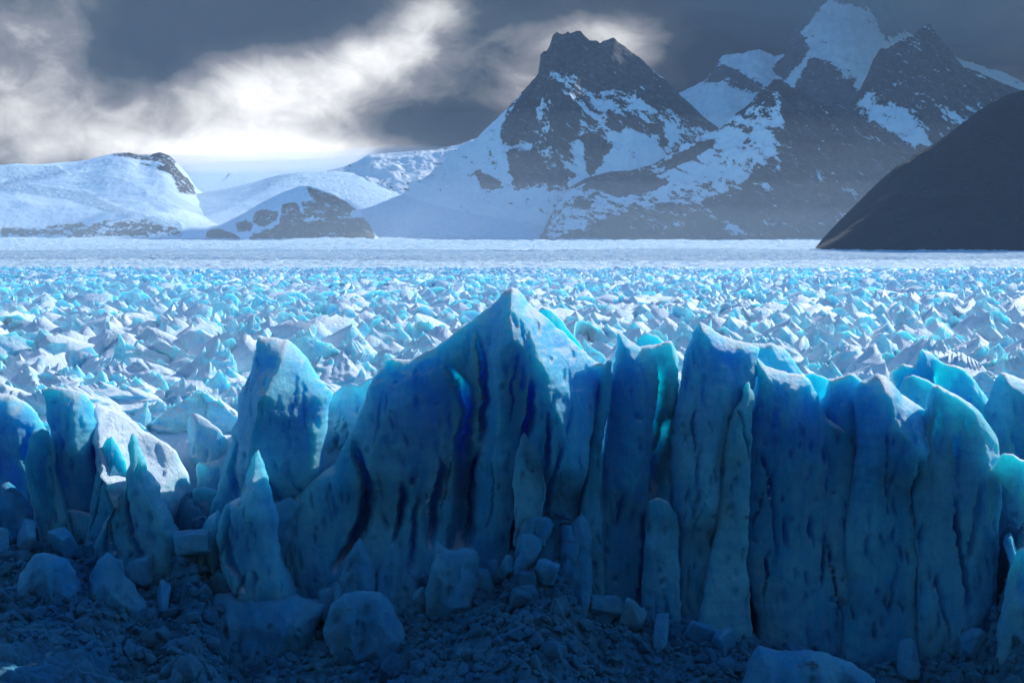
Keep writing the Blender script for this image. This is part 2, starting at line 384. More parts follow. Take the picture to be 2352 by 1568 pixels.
def build_glacier():
    # rows: cliff base, cliff rim, then the surface running back with growing steps
    ys = np.concatenate([[236.0, 237.5, 239, 241], 243 * (14000 / 243) ** (np.linspace(0, 1, 560) ** 1.0)])
    a = np.linspace(-.46, .46, 400); A, Yg = np.meshgrid(a, ys)
    x = A * np.maximum(Yg, 260); y = Yg.copy()
    z = surf(x, y)
    jag = fbm(st(x / 7, y / 9, x * 0), 4, .55, True) * 1.5 - 1.8 + fbm(st(x / 22, y / 25, x * 0 + 4), 3) * 2.2
    z = z + jag * sstep(y, 236, 262) * (1 - .45 * sstep(y, 1500, 4000))
    z = z + fbm(st(x / 70, y / 110, x * 0 + 12), 5, .65, True) * 20 * sstep(y, 3800, 7500)
    z = z + fbm(st(x / 520, y / 700, x * 0 + 32), 5, .55) * 26 * sstep(y, 7000, 9000)
    z = z + fbm(st(x / 32, y / 60, x * 0 + 22), 4, .6, True) * 6 * sstep(y, 1450, 2200)
    y[:4] += (fbm(st(x[:4] / 9, z[:4] * 0, x[:4] * 0 + 3), 4) * 4)
    # the cliff behind the towers goes down to the water
    z[0] = -.8; z[1] = 20 + fbm(st(x[1] / 5, x[1] * 0, x[1] * 0), 3) * 4; z[2] = 38; z[3] = z[4] - 2
    me = mesh_np('glacier', st(x, y, z), grid_q(*x.shape), True)
    k = np.clip(sstep(Yg, 1500, 2500) * (.55 + .5 * fbm(st(x / 1500, y / 900, x * 0 + 2), 3)), 0, 1).ravel()
    at = me.attributes.new('crev', 'FLOAT', 'POINT'); at.data.foreach_set('value', (.5 + .5 * k).astype(np.float32))
    at = me.attributes.new('rock', 'FLOAT', 'POINT'); at.data.foreach_set('value', np.full(x.size, -1, np.float32))
    me.materials.append(ICE_FIELD); me.materials.append(FIELD)
    mi = np.zeros(x.shape, int)[:-1, :-1]; mi[Yg[:-1, :-1] > 1500] = 1
    me.polygons.foreach_set('material_index', mi.ravel().astype(np.int32))
    link('glacier', me, None, kind='structure')
build_glacier()

def simple_mat(name, c1, c2, scale, rough=.9, bump=.6):
    m, t, b = new_mat(name); g = t.n.new('ShaderNodeNewGeometry'); p = g.outputs['Position']
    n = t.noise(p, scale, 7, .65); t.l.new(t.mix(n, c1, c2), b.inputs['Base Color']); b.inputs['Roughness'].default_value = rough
    t.l.new(t.bump(t.noise(p, scale * 3, 7, .7), bump, .3 / scale), b.inputs['Normal']); return m
def build_lake_and_shore():
    wm = simple_mat('lake_water', (.006, .018, .022), (.01, .03, .035), .05, .12, .15)
    V = np.array([(-700, -10, 0), (700, -10, 0), (700, 245, 0), (-700, 245, 0)], float)
    link('lake', mesh_np('lake', V, np.array([[0, 1, 2, 3]]), False), wm, kind='structure')
    fm = simple_mat('shore_forest', (.012, .02, .010), (.03, .045, .022), .06, .95, 1.0)
    y = np.linspace(125, -500, 120); x = np.linspace(-700, 700, 120); X, Yg = np.meshgrid(x, y)
    z = np.interp(Yg, [-500, -260, -60, -12, -2, 2, 110, 125], [460, 410, 225, 76, 72.6, 72.4, 2, -.9])  # unseen slope behind the viewer, raised and steepened to dim the ice wall
    n = fbm(st(X / 60, Yg / 60, X * 0), 5) * 14 * sstep(np.hypot(X, Yg), 6, 90) * sstep(z, -1, 30)
    link('shore_hill', mesh_np('shore_hill', st(X, Yg, z + n), grid_q(*X.shape), True), fm, kind='structure')
build_lake_and_shore()

# ------------------------------------------------------------------ mountains
def in_poly(u, v, pts):
    c = np.zeros(u.shape, bool); n = len(pts)
    for i in range(n):
        (x0, y0), (x1, y1) = pts[i], pts[(i + 1) % n]
        if y0 == y1: continue
        c ^= ((y0 > v) != (y1 > v)) & (u < (x1 - x0) * (v - y0) / (y1 - y0) + x0)
    return c
def blur(a, k):
    for _ in range(k):
        p = np.pad(a, 1, mode='edge'); a = (p[:-2, 1:-1] + p[2:, 1:-1] + p[1:-1, :-2] + p[1:-1, 2:] + 2 * a) / 6
    return a
def range_(name, sil, Y, Yb, vb, mat, polys=(), base_rock=0., g=1.15, amp=.1, nu=420, nv=220, seed=0, fs=600., slope_rock=0., jag=1.0, spurs=(), bk=9, crev=None, flat=0):
    """a mountain mass: ridge line at distance Y, front slope coming down to distance Yb"""
    u0, u1 = sil[0][0], sil[-1][0]
    u = np.linspace(u0, u1, nu); s = np.concatenate([np.linspace(-.25, 0, 14)[:-1], np.linspace(0, 1, nv) ** 1.1]); U, S = np.meshgrid(u, s)
    vr = np.interp(u, [q[0] for q in sil], [q[1] for q in sil])
    vbb = np.interp(u, [q[0] for q in vb], [q[1] for q in vb]) if hasattr(vb, '__len__') else np.full(nu, vb)
    xr, zr = P(u, vr, Y); _, zb = P(u, vbb, Yb)
    Sp = np.clip(S, 0, 1)
    y = Y + (Yb - Y) * S
    x, _ = P(U, 500, y)
    prof = (1 - Sp) ** g
    # lower down, the slope forgets the steps of its crest line
    lev = [zr]; wd = [0, 4, 10, 22, 44]
    for w_ in wd[1:]:
        kr = np.hanning(2 * w_ + 3); kr /= kr.sum(); lev.append(np.convolve(np.pad(zr, w_ + 1, mode='edge'), kr, 'valid'))
    lev = np.array(lev); t_ = np.clip(Sp * 1.1, 0, 1) ** .7 * (len(wd) - 1); i0 = np.minimum(t_.astype(int), len(wd) - 2); f_ = t_ - i0; cc = np.broadcast_to(np.arange(nu), i0.shape)
    zre = lev[i0, cc] * (1 - f_) + lev[i0 + 1, cc] * f_
    # keep the slope under its own crest line as seen: descend at least linearly
    hgt = np.maximum(zr - zb, 5)
    z = zb + np.maximum(zre - zb, 5) * prof
    z = np.where(S < 0, zr - hgt * (-S) * 2.2, z)
    H = hgt.max()
    p = st(x / fs, y / fs, z / fs * .6 + seed * 9.1)
    rel = fbm(p, 6, .52, True) * .75 + fbm(p * 3.1, 5, .6, True) * .25
    z = z + (rel - .25) * H * amp * (sstep(Sp, 0.0, .10) * (1 - sstep(Sp, .9, 1)) + .0) * (hgt / H) ** 1.3
    tip = fbm(st(x / fs * 7, x * 0, x * 0 + seed), 5, .6, True) * hgt * (hgt / H) * .022 * jag
    z = z + tip * (1 - sstep(np.abs(S), 0, .10))
    for (pts, a, w) in spurs:       # a spur ridge: tent running down the slope, given on the picture of the slope (u against share s)
        uc = np.interp(Sp, [q[1] for q in pts], [q[0] for q in pts]); q = np.clip(1 - np.abs(U - uc) / w, 0, 1)
        z = z + a * H * q * np.sin(np.pi * np.clip(Sp, 0, 1)) ** .7
    z = np.maximum(z, 20)
    me = mesh_np(name, st(x, y, z), grid_q(*x.shape)[:, ::-1], True)
    pu, pv = proj(x, y, z)
    rock = np.full(x.shape, float(base_rock))
    for q in polys: rock[in_poly(pu, pv, q[1])] = q[0]
    rock = blur(rock, bk)
    if slope_rock:
        gy = np.gradient(z, axis=0) / np.gradient(y, axis=0); gx = np.gradient(z, axis=1) / np.gradient(x, axis=1)
        rock += slope_rock * (np.hypot(gx, gy) - .9)
    at = me.attributes.new('rock', 'FLOAT', 'POINT'); at.data.foreach_set('value', rock.ravel().astype(np.float32))
    cv = np.full(x.shape, .15)
    for q in (crev or ()): cv[in_poly(pu, pv, q[1])] = q[0]
    at = me.attributes.new('crev', 'FLOAT', 'POINT'); at.data.foreach_set('value', blur(cv, 6).ravel().astype(np.float32))
    return link(name, me, mat, kind='structure')

SUMMIT = [(690, 404), (740, 396), (790, 384), (820, 372), (850, 356), (930, 350), (1000, 345), (1060, 332), (1095, 318), (1130, 285), (1155, 262), (1180, 235), (1215, 198), (1237, 172), (1240, 132), (1262, 110), (1268, 90), (1278, 83), (1300, 88), (1318, 84), (1331, 80), (1345, 92), (1368, 106), (1385, 101), (1400, 92), (1412, 97), (1430, 110), (1470, 140), (1500, 168), (1530, 190), (1560, 222), (1590, 248), (1625, 280), (1700, 330), (1780, 390), (1850, 440)]
m1_rock = [(.48, [(1150, 280), (1240, 120), (1500, 160), (1660, 300), (1520, 380), (1300, 440), (1180, 440)]), (.1, [(1320, 330), (1440, 300), (1560, 300), (1520, 380), (1400, 430), (1300, 470)]), (1, [(1215, 200), (1237, 172), (1238, 120), (1262, 100), (1275, 70), (1335, 70), (1368, 95), (1400, 82), (1470, 130), (1505, 165), (1490, 190), (1440, 212), (1400, 200), (1360, 222), (1300, 195), (1262, 215)]),
           (.35, [(1260, 150), (1340, 195), (1400, 235), (1380, 245), (1300, 205), (1255, 170)]),
           (.95, [(1165, 268), (1205, 205), (1240, 165), (1275, 200), (1335, 250), (1330, 300), (1295, 352), (1262, 330), (1200, 318), (1155, 332), (1148, 302)]),
           (.4, [(1230, 230), (1262, 225), (1262, 300), (1235, 290)]),
           (1, [(1462, 222), (1500, 182), (1530, 182), (1590, 242), (1640, 285), (1650, 305), (1610, 292), (1560, 262), (1500, 242)]),
           (1, [(1168, 345), (1240, 352), (1258, 385), (1230, 425), (1200, 432), (1172, 398)]),
           (1, [(1088, 393), (1120, 398), (1152, 420), (1140, 437), (1105, 432)]),
           (.95, [(1340, 300), (1372, 305), (1430, 352), (1400, 366), (1352, 405), (1342, 365)]),
           (.95, [(1250, 395), (1290, 388), (1328, 400), (1300, 414), (1262, 420)]),
           (.9, [(1400, 268), (1430, 288), (1478, 300), (1462, 268)]), (.8, [(1390, 255), (1500, 285), (1540, 330), (1520, 345), (1470, 320), (1400, 290)]),
           (.1, [(1440, 300), (1520, 310), (1500, 370), (1400, 390), (1380, 370)])]
range_('summit_mountain', SUMMIT, 10400, 9300, 560, ROCK, m1_rock, .12, g=1.0, amp=.15, nu=460, nv=210, seed=1, fs=520, spurs=[([(1330, 0), (1250, 1)], .10, 90), ([(1500, 0), (1420, 1)], .08, 80)])
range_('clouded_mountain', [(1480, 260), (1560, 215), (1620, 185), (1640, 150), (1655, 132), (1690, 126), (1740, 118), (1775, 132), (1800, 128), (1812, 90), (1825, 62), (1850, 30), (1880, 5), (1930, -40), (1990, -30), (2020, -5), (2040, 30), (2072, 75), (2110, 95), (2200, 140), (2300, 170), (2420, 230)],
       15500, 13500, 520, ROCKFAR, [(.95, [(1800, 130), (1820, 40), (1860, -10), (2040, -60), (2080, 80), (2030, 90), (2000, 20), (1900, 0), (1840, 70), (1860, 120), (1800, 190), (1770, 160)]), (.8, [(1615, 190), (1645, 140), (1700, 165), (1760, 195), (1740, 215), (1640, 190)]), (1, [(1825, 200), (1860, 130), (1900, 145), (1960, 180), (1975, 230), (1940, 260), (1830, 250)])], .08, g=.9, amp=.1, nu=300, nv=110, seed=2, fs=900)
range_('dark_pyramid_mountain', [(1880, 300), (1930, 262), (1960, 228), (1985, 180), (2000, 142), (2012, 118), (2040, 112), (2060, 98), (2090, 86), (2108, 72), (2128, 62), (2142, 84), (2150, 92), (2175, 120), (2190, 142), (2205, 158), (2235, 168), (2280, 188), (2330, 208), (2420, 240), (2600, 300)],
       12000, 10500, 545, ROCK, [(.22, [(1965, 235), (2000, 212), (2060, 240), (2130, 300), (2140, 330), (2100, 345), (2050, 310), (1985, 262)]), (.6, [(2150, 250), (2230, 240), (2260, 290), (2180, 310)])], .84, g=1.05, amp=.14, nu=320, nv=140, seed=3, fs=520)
M3 = [(1240, 548), (1262, 500), (1285, 462), (1310, 430), (1345, 410), (1400, 395), (1450, 392), (1500, 378), (1540, 355), (1560, 338), (1600, 318), (1650, 300), (1690, 262), (1715, 245), (1740, 215), (1752, 203), (1775, 195), (1790, 200), (1808, 210), (1826, 206), (1850, 222), (1880, 240), (1905, 250), (1915, 238), (1935, 248), (1970, 278), (2000, 295), (2060, 330), (2120, 358), (2200, 400), (2400, 470)]
m3_rock = [(.45, [(1240, 560), (1290, 440), (1500, 370), (1700, 260), (1790, 200), (1800, 290), (1790, 400), (1700, 440), (1560, 520), (1400, 560)]),
           (.80, [(1240, 560), (1400, 500), (1500, 470), (1600, 470), (1700, 425), (1780, 360), (1800, 560)]),
           (.25, [(1560, 345), (1690, 290), (1740, 275), (1780, 290), (1780, 350), (1700, 400), (1600, 430), (1500, 440), (1480, 415), (1560, 380)]),
           (.93, [(1340, 425), (1420, 392), (1500, 395), (1540, 420), (1500, 440), (1420, 450)]), (.93, [(1510, 382), (1570, 345), (1640, 318), (1640, 335), (1590, 365), (1540, 390)])]
range_('snow_banded_mountain', M3, 9200, 8500, 548, ROCK, m3_rock, .84, g=.95, amp=.15, nu=440, nv=190, seed=4, fs=380, spurs=[([(1790, 0), (1800, 1)], .12, 120)])
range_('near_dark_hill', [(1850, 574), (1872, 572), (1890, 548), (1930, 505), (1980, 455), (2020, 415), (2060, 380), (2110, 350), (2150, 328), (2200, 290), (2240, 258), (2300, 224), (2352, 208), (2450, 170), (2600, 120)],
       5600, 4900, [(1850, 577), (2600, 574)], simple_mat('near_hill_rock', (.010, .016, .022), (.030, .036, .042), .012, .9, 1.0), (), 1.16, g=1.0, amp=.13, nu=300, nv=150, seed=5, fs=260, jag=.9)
# left: snow plateaus, ice falls and nunataks
range_('distant_snow_saddle', [(380, 400), (430, 378), (500, 372), (640, 368), (760, 362), (860, 352), (930, 350), (1000, 346), (1100, 340), (1250, 400)], 13500, 11500, 500, FIELD, (), -.6, g=.8, amp=.02, nu=260, nv=80, seed=6, fs=1500, jag=.05)
range_('left_snow_hill', [(-120, 386), (0, 380), (40, 376), (90, 378), (130, 374), (180, 371), (210, 366), (240, 358), (270, 352), (300, 351), (320, 356), (345, 356), (370, 350), (392, 358), (410, 376), (432, 400), (452, 432), (470, 446), (540, 465), (620, 500), (700, 548)], 10600, 8800, 552, FIELD,
       [(.62, [(232, 356), (300, 340), (380, 340), (415, 375), (395, 385), (360, 372), (310, 366), (280, 360)]), (.62, [(300, 372), (400, 380), (440, 415), (455, 450), (410, 445), (390, 400), (330, 380)]),
        (.55, [(0, 515), (60, 522), (200, 505), (330, 500), (410, 520), (430, 548), (0, 548)])], -.3, g=.75, amp=.06, nu=340, nv=140, seed=7, fs=700, jag=.15,
       crev=[(.8, [(-50, 375), (130, 380), (160, 400), (60, 420), (200, 440), (280, 480), (420, 510), (420, 540), (300, 500), (150, 455), (-50, 430)])])
range_('central_icefall', [(330, 500), (400, 462), (450, 446), (520, 433), (580, 420), (620, 408), (650, 401), (700, 396), (770, 394), (840, 400), (900, 415), (980, 436), (1060, 452), (1140, 462), (1240, 472), (1330, 490), (1420, 520)], 10200, 8900, 552, FIELD, (), -.5, g=.8, amp=.05, nu=320, nv=110, seed=8, fs=700, jag=.25,
       crev=[(.6, [(600, 390), (780, 390), (960, 430), (1100, 455), (1320, 480), (1330, 560), (860, 560), (850, 510), (780, 440), (620, 425)])])
range_('right_snow_apron', [(780, 420), (840, 385), (900, 368), (980, 362), (1060, 356), (1110, 345), (1200, 380), (1300, 430), (1360, 500)], 10350, 9500, 548, FIELD, (), -.5, g=.85, amp=.035, nu=260, nv=140, seed=10, fs=600, jag=.15, crev=[(.6, [(900, 365), (1100, 370), (1150, 440), (980, 430), (850, 395)])])
range_('rocky_nunatak', [(430, 552), (470, 534), (520, 510), (560, 490), (600, 466), (650, 442), (690, 428), (712, 428), (760, 444), (800, 466), (828, 490), (850, 518), (872, 552)], 8900, 8300, 550, FIELD,
       [(.68, [(700, 425), (730, 436), (785, 455), (818, 482), (800, 488), (755, 474), (712, 452)]), (.68, [(582, 487), (610, 480), (640, 488), (634, 510), (600, 522), (580, 510)]),
        (.66, [(648, 468), (680, 463), (702, 500), (692, 522), (640, 545), (600, 545), (642, 510)]), (.62, [(690, 460), (735, 456), (805, 482), (808, 500), (700, 502)]),
        (.74, [(640, 522), (720, 506), (842, 498), (862, 545), (850, 560), (560, 560), (582, 535)]), (.66, [(540, 512), (565, 503), (582, 515), (576, 532), (545, 532)]), (.9, [(476, 526), (505, 526), (545, 540), (560, 560), (470, 560)])],
       .12, g=.7, amp=.10, nu=300, nv=110, seed=9, fs=160, jag=.3, bk=6)

# ------------------------------------------------------------------ the ice front, tower by tower
tower('ice_tower', 'lumpy white-topped ice tower at the far left end of the ice front',
      [(-90, 880), (-40, 893), (30, 908), (60, 925), (84, 948), (108, 985)], [(-90, 880), (-90, 1600)], [(108, 985), (100, 1040), (92, 1120), (110, 1220), (150, 1330), (160, 1600)], 1600, 231, 18,
      [('crest', [(20, 900), (60, 990), (70, 1060)], 4, 90, 50), ('crev', [(70, 1010), (76, 1060), (70, 1130), (80, 1200)], 3, 5, 16)], seed=1, Hb=26)
tower('ice_pinnacle', 'small scooped pinnacle beside the leftmost ice tower', [(66, 1010), (80, 990), (97, 984), (112, 990), (124, 1010)], [(66, 1010), (60, 1070), (68, 1150), (90, 1230), (100, 1300)],
      [(124, 1010), (126, 1060), (128, 1095), (150, 1180), (175, 1290)], 1330, 224, 7, [('crev', [(95, 1000), (100, 1050), (96, 1110), (110, 1200)], 2, 8, 12)], seed=2, cat='ice pinnacle')
tower('ice_tower', 'grey-capped slab tower with smooth blue face left of the snowy wedge',
      [(100, 892), (118, 886), (150, 888), (185, 900), (205, 918), (216, 940)], [(100, 892), (108, 940), (122, 1020), (128, 1120), (150, 1200), (180, 1290)], [(216, 940), (219, 990), (216, 1040), (228, 1100), (250, 1180), (300, 1300)], 1500, 228, 13,
      [('crest', [(170, 890), (185, 980), (190, 1080)], 2.5, 80, 40), ('crev', [(150, 1000), (158, 1030), (162, 1055)], 1.3, 5, 8)], seed=3)
tower('ice_ridge', 'broad sunlit snow wedge sloping right behind two blue pinnacles',
      [(222, 925), (250, 935), (290, 955), (330, 985), (372, 1010), (402, 1035), (430, 1085), (445, 1140)], [(222, 925), (214, 1010), (212, 1100), (212, 1400)], [(445, 1140), (442, 1185), (430, 1230), (430, 1400)], 1400, 233, 26,
      [('crest', [(232, 930), (262, 1000), (300, 1090), (330, 1180)], 11, 60, 190)], seed=4, Hf=16, Hb=30, cat='ice ridge', rough=1.2, mat=ICE_FIELD)
tower('ice_pinnacle', 'blunt lit pinnacle left of the sharp spike on the snowy wedge', [(232, 1030), (246, 1005), (258, 1000), (275, 1030), (290, 1060)], [(232, 1030), (218, 1100), (205, 1180), (190, 1300)],
      [(290, 1060), (300, 1090), (312, 1150), (330, 1300)], 1500, 224, 10, [('crest', [(256, 1000), (258, 1060), (256, 1120), (270, 1200)], 3, 40, 50)], seed=5, cat='ice pinnacle', Hf=10)
tower('ice_pinnacle', 'sharp ice spike with bright sloping right edge in the left bay', [(296, 1020), (302, 998), (307, 990), (313, 1000), (322, 1030), (340, 1075)], [(296, 1020), (298, 1070), (280, 1130), (240, 1200), (205, 1290), (200, 1500)],
      [(340, 1075), (358, 1120), (380, 1180), (402, 1222), (405, 1290), (412, 1400), (420, 1500)], 1520, 220, 12,
      [('crest', [(308, 990), (330, 1060), (356, 1130), (382, 1190)], 3.0, 70, 18), ('crev', [(300, 1110), (292, 1180), (302, 1240), (330, 1300)], 1.6, 4, 8), ('crev', [(240, 1210), (236, 1270), (250, 1330)], 1.6, 4, 9)], seed=6, cat='ice pinnacle', Hf=6)
tower('ice_wall', 'fissured dark blue ice wall below the leftmost tower', [(60, 1180), (110, 1190), (160, 1170), (215, 1180), (300, 1200), (400, 1222)], [(60, 1180), (90, 1300), (100, 1600)], [(400, 1222), (400, 1300), (430, 1450), (430, 1600)], 1600, 226, 14,
      [('crev', [(122, 1190), (130, 1230), (140, 1280)], 3.5, 6, 12), ('crev', [(165, 1180), (158, 1220), (168, 1280)], 3, 5, 9), ('crev', [(190, 1240), (194, 1290)], 2.5, 4, 8), ('crev', [(236, 1210), (250, 1290), (290, 1340)], 2, 4, 10)], seed=7, cat='ice wall')
tower('ice_slab', 'bright translucent slab of ice standing in the gap left of the tall curved tower', [(430, 965), (438, 950), (448, 948), (470, 960), (500, 982), (523, 1012)], [(430, 965), (434, 1030), (440, 1090), (442, 1150), (440, 1250)],
      [(523, 1012), (518, 1050), (508, 1100), (505, 1250)], 1250, 241, 6, [('crest', [(448, 948), (452, 1010), (455, 1100)], 2.0, 20, 70)], seed=8, cat='ice slab', rough=.6, Hb=12, mat=ICE_FIELD)
tower('ice_block', 'small bright block in the sunlit notch of the left bay', [(452, 1070), (460, 1060), (480, 1068), (500, 1062), (506, 1075)], [(452, 1070), (454, 1130)], [(506, 1075), (500, 1130)], 1130, 233, 4, (), seed=9, cat='ice block', mat=ICE_FIELD)
tower('ice_block', 'rounded pale block at the foot of the bright translucent slab', [(440, 1130), (455, 1118), (480, 1116), (503, 1125)], [(440, 1130), (446, 1190)], [(503, 1125), (496, 1190)], 1200, 230, 5, (), seed=10, cat='ice block')
tower('ice_tower', 'tall curved ice tower with dark blue left flank and bright right face',
      [(588, 795), (596, 768), (615, 775), (640, 779), (662, 781), (684, 800), (702, 820), (730, 862), (762, 902)], [(588, 795), (582, 830), (570, 868), (550, 905), (549, 955), (533, 1010), (515, 1070), (492, 1140), (470, 1210), (445, 1280), (432, 1400), (430, 1600)],
      [(762, 902), (752, 950), (745, 1010), (740, 1070), (720, 1200), (700, 1600)], 1600, 230, 17,
      [('crest', [(668, 783), (668, 820), (645, 858), (622, 910), (612, 960), (598, 1020), (598, 1100)], 8.5, 80, 150), ('crev', [(560, 1000), (545, 1080), (530, 1140)], 1.5, 10, 20), ('crev', [(618, 1075), (636, 1120), (650, 1200)], 1.6, 4, 12), ('crev', [(668, 1040), (675, 1100), (700, 1140)], 1.2, 4, 10)], seed=11, rough=.75)
tower('ice_slab', 'bright saddle slab joining the curved tower to the main massif', [(735, 920), (762, 905), (785, 885), (803, 879), (825, 884), (850, 868), (880, 860), (930, 850)], [(735, 920), (728, 1000), (725, 1100), (700, 1200)],
      [(930, 850), (930, 1000), (930, 1300)], 1300, 240.5, 3.5, [('crest', [(800, 880), (790, 950), (770, 1050)], 3, 60, 80), ('crev', [(745, 940), (735, 1000), (738, 1060)], 1.6, 4, 8), ('crev', [(800, 1010), (775, 1035), (765, 1060)], 1.5, 4, 9)], seed=12, cat='ice slab', rough=.5, mat=ICE_FIELD)
tower('ice_pinnacle', 'pointed blue pinnacle in front of the curved tower with lumpy shoulders',
      [(578, 1055), (586, 1040), (591, 1033), (598, 1045), (608, 1070)], [(578, 1055), (566, 1090), (555, 1140), (518, 1160), (500, 1200), (498, 1250), (510, 1320), (560, 1400), (560, 1620)],
      [(608, 1070), (616, 1110), (628, 1150), (638, 1200), (636, 1250), (650, 1310), (668, 1370), (690, 1620)], 1620, 216, 12,
      [('crest', [(591, 1033), (590, 1100), (585, 1160), (578, 1220)], 4.0, 60, 60), ('crev', [(515, 1215), (530, 1290), (560, 1340)], 2.0, 6, 14)], seed=13, cat='ice pinnacle', Hf=8)
tower('ice_buttress', 'narrow dark buttress at the foot of the curved tower', [(445, 1240), (460, 1215), (480, 1190), (500, 1170), (512, 1190)], [(445, 1240), (436, 1320), (430, 1400), (440, 1620)], [(512, 1190), (505, 1300), (520, 1400), (600, 1620)], 1620, 220, 11,
      [('crev', [(485, 1200), (478, 1270), (490, 1350)], 1.6, 4, 9), ('crest', [(500, 1170), (470, 1300), (470, 1450)], 2.5, 40, 40)], seed=14, cat='ice buttress')
MASSIF = [(884, 828), (900, 824), (925, 824), (942, 826), (965, 812), (1000, 800), (1024, 782), (1050, 758), (1080, 738), (1110, 716), (1140, 690), (1162, 668), (1175, 659), (1192, 668), (1210, 688), (1228, 702), (1240, 712), (1262, 735), (1295, 760), (1320, 785), (1342, 805), (1365, 828), (1396, 838)]
tower('ice_massif', 'largest ice massif with the tallest pointed peak and deep blue clefts',
      MASSIF, [(884, 828), (868, 850), (850, 880), (830, 935), (818, 960), (790, 1020), (765, 1068), (735, 1090), (700, 1120), (672, 1150), (648, 1195), (638, 1235), (648, 1310), (670, 1380), (690, 1620)],
      [(1396, 838), (1392, 890), (1370, 950), (1355, 1010), (1348, 1080), (1335, 1150), (1330, 1250), (1350, 1400), (1360, 1620)], 1620, 228, 18,
      [('crest', [(1180, 660), (1215, 745), (1240, 830), (1262, 900), (1300, 1000), (1310, 1100)], 9.5, 170, 140),
       ('crest', [(935, 830), (900, 930), (860, 1040), (850, 1130)], 3.5, 130, 120),
       ('crev', [(1098, 760), (1104, 830), (1110, 890), (1112, 950), (1106, 1010)], 4.5, 4, 14),
       ('crev', [(1030, 840), (1060, 885), (1078, 950), (1062, 1010), (1066, 1060), (1060, 1150), (1048, 1265)], 6.5, 18, 26),
       ('crev', [(1098, 1040), (1082, 1090), (1078, 1160), (1072, 1255)], 5, 5, 11),
       ('crev', [(1016, 1070), (998, 1130), (984, 1240)], 5, 5, 13), ('crev', [(925, 1110), (920, 1180), (905, 1235)], 4, 5, 14),
       ('crev', [(815, 1020), (846, 1100), (832, 1180), (808, 1245), (770, 1290)], 7, 10, 22), ('crev', [(962, 1130), (950, 1200), (944, 1290)], 2.5, 5, 10),
       ('crev', [(1222, 870), (1212, 940), (1196, 1030), (1182, 1090), (1180, 1180), (1172, 1290)], 3.8, 5, 16), ('crev', [(1262, 960), (1254, 1030), (1250, 1085)], 2.5, 5, 10),
       ('crev', [(1285, 1010), (1262, 1100), (1250, 1170)], 2.2, 4, 9), ('crest', [(1160, 720), (1150, 900), (1140, 1100), (1130, 1250)], 2.5, 40, 50), ('crev', [(880, 900), (876, 960), (868, 1010)], .8, 3, 5)],
      seed=15, cat='ice massif', res=.27, rough=.8, Hf=4, Hb=24)
tower('ice_crest', 'grey dusted back crest right behind the tallest peak', [(1228, 725), (1244, 705), (1262, 708), (1280, 722), (1300, 748), (1322, 778), (1345, 812)], [(1228, 725), (1228, 900)], [(1345, 812), (1350, 900)], 900, 240, 8,
      [('crev', [(1270, 715), (1290, 750), (1310, 790)], 2, 10, 20)], seed=16, cat='ice crest')
tower('ice_flake', 'leaning pointed flake on the lower right flank of the main massif', [(1196, 1005), (1205, 992), (1216, 1010), (1236, 1045)], [(1196, 1005), (1184, 1040), (1178, 1100), (1182, 1180), (1190, 1260)], [(1236, 1045), (1248, 1080), (1252, 1120), (1246, 1170), (1240, 1260)], 1270, 218, 5, (), seed=17, cat='ice flake', Hf=8)
tower('ice_pillar', 'slender lumpy pillar between the main massif and the notched tower', [(1388, 840), (1396, 829), (1404, 832)], [(1388, 840), (1376, 870), (1378, 900), (1362, 950), (1352, 1020), (1350, 1090), (1336, 1160), (1320, 1260), (1330, 1600)],
      [(1404, 832), (1404, 880), (1400, 940), (1386, 1010), (1384, 1100), (1390, 1600)], 1600, 225, 9, [('crest', [(1392, 860), (1385, 940), (1370, 1050)], 1.5, 20, 15)], seed=18, cat='ice pillar', Hf=3)
tower('ice_tower', 'notched ice tower with horned top and glowing right slab',
      [(1417, 775), (1421, 761), (1432, 768), (1448, 782), (1466, 796), (1480, 793), (1510, 789), (1530, 784), (1541, 783), (1550, 800), (1558, 830)], [(1417, 775), (1413, 830), (1402, 880), (1396, 950), (1386, 1010), (1380, 1090), (1362, 1180), (1360, 1300), (1350, 1620)],
      [(1558, 830), (1560, 880), (1555, 940), (1548, 1000), (1550, 1100), (1556, 1620)], 1620, 229, 14,
      [('crev', [(1512, 840), (1512, 900), (1506, 960), (1500, 1020), (1496, 1080)], 5, 6, 14), ('crev', [(1545, 960), (1532, 1020), (1510, 1090), (1502, 1145)], 6, 20, 22), ('crev', [(1425, 1130), (1410, 1200)], 2.0, 4, 7), ('crev', [(1480, 1170), (1474, 1250), (1470, 1400)], 2.5, 4, 7),
       ('crest', [(1435, 765), (1470, 880), (1465, 1000), (1440, 1150)], 3, 60, 50)], seed=19)
tower('ice_crest', 'pale domed crest glowing behind the notched tower', [(1458, 790), (1475, 768), (1490, 763), (1510, 770), (1530, 788)], [(1458, 790), (1455, 900)], [(1530, 788), (1540, 900)], 900, 240, 7, (), seed=20, cat='ice crest')
tower('ice_buttress', 'low buttress below the blue cleft of the notched tower', [(1486, 1180), (1492, 1150), (1510, 1140), (1535, 1150), (1556, 1180)], [(1486, 1180), (1476, 1300), (1470, 1620)], [(1556, 1180), (1562, 1300), (1566, 1620)], 1620, 223, 9, (), seed=21, cat='ice buttress')
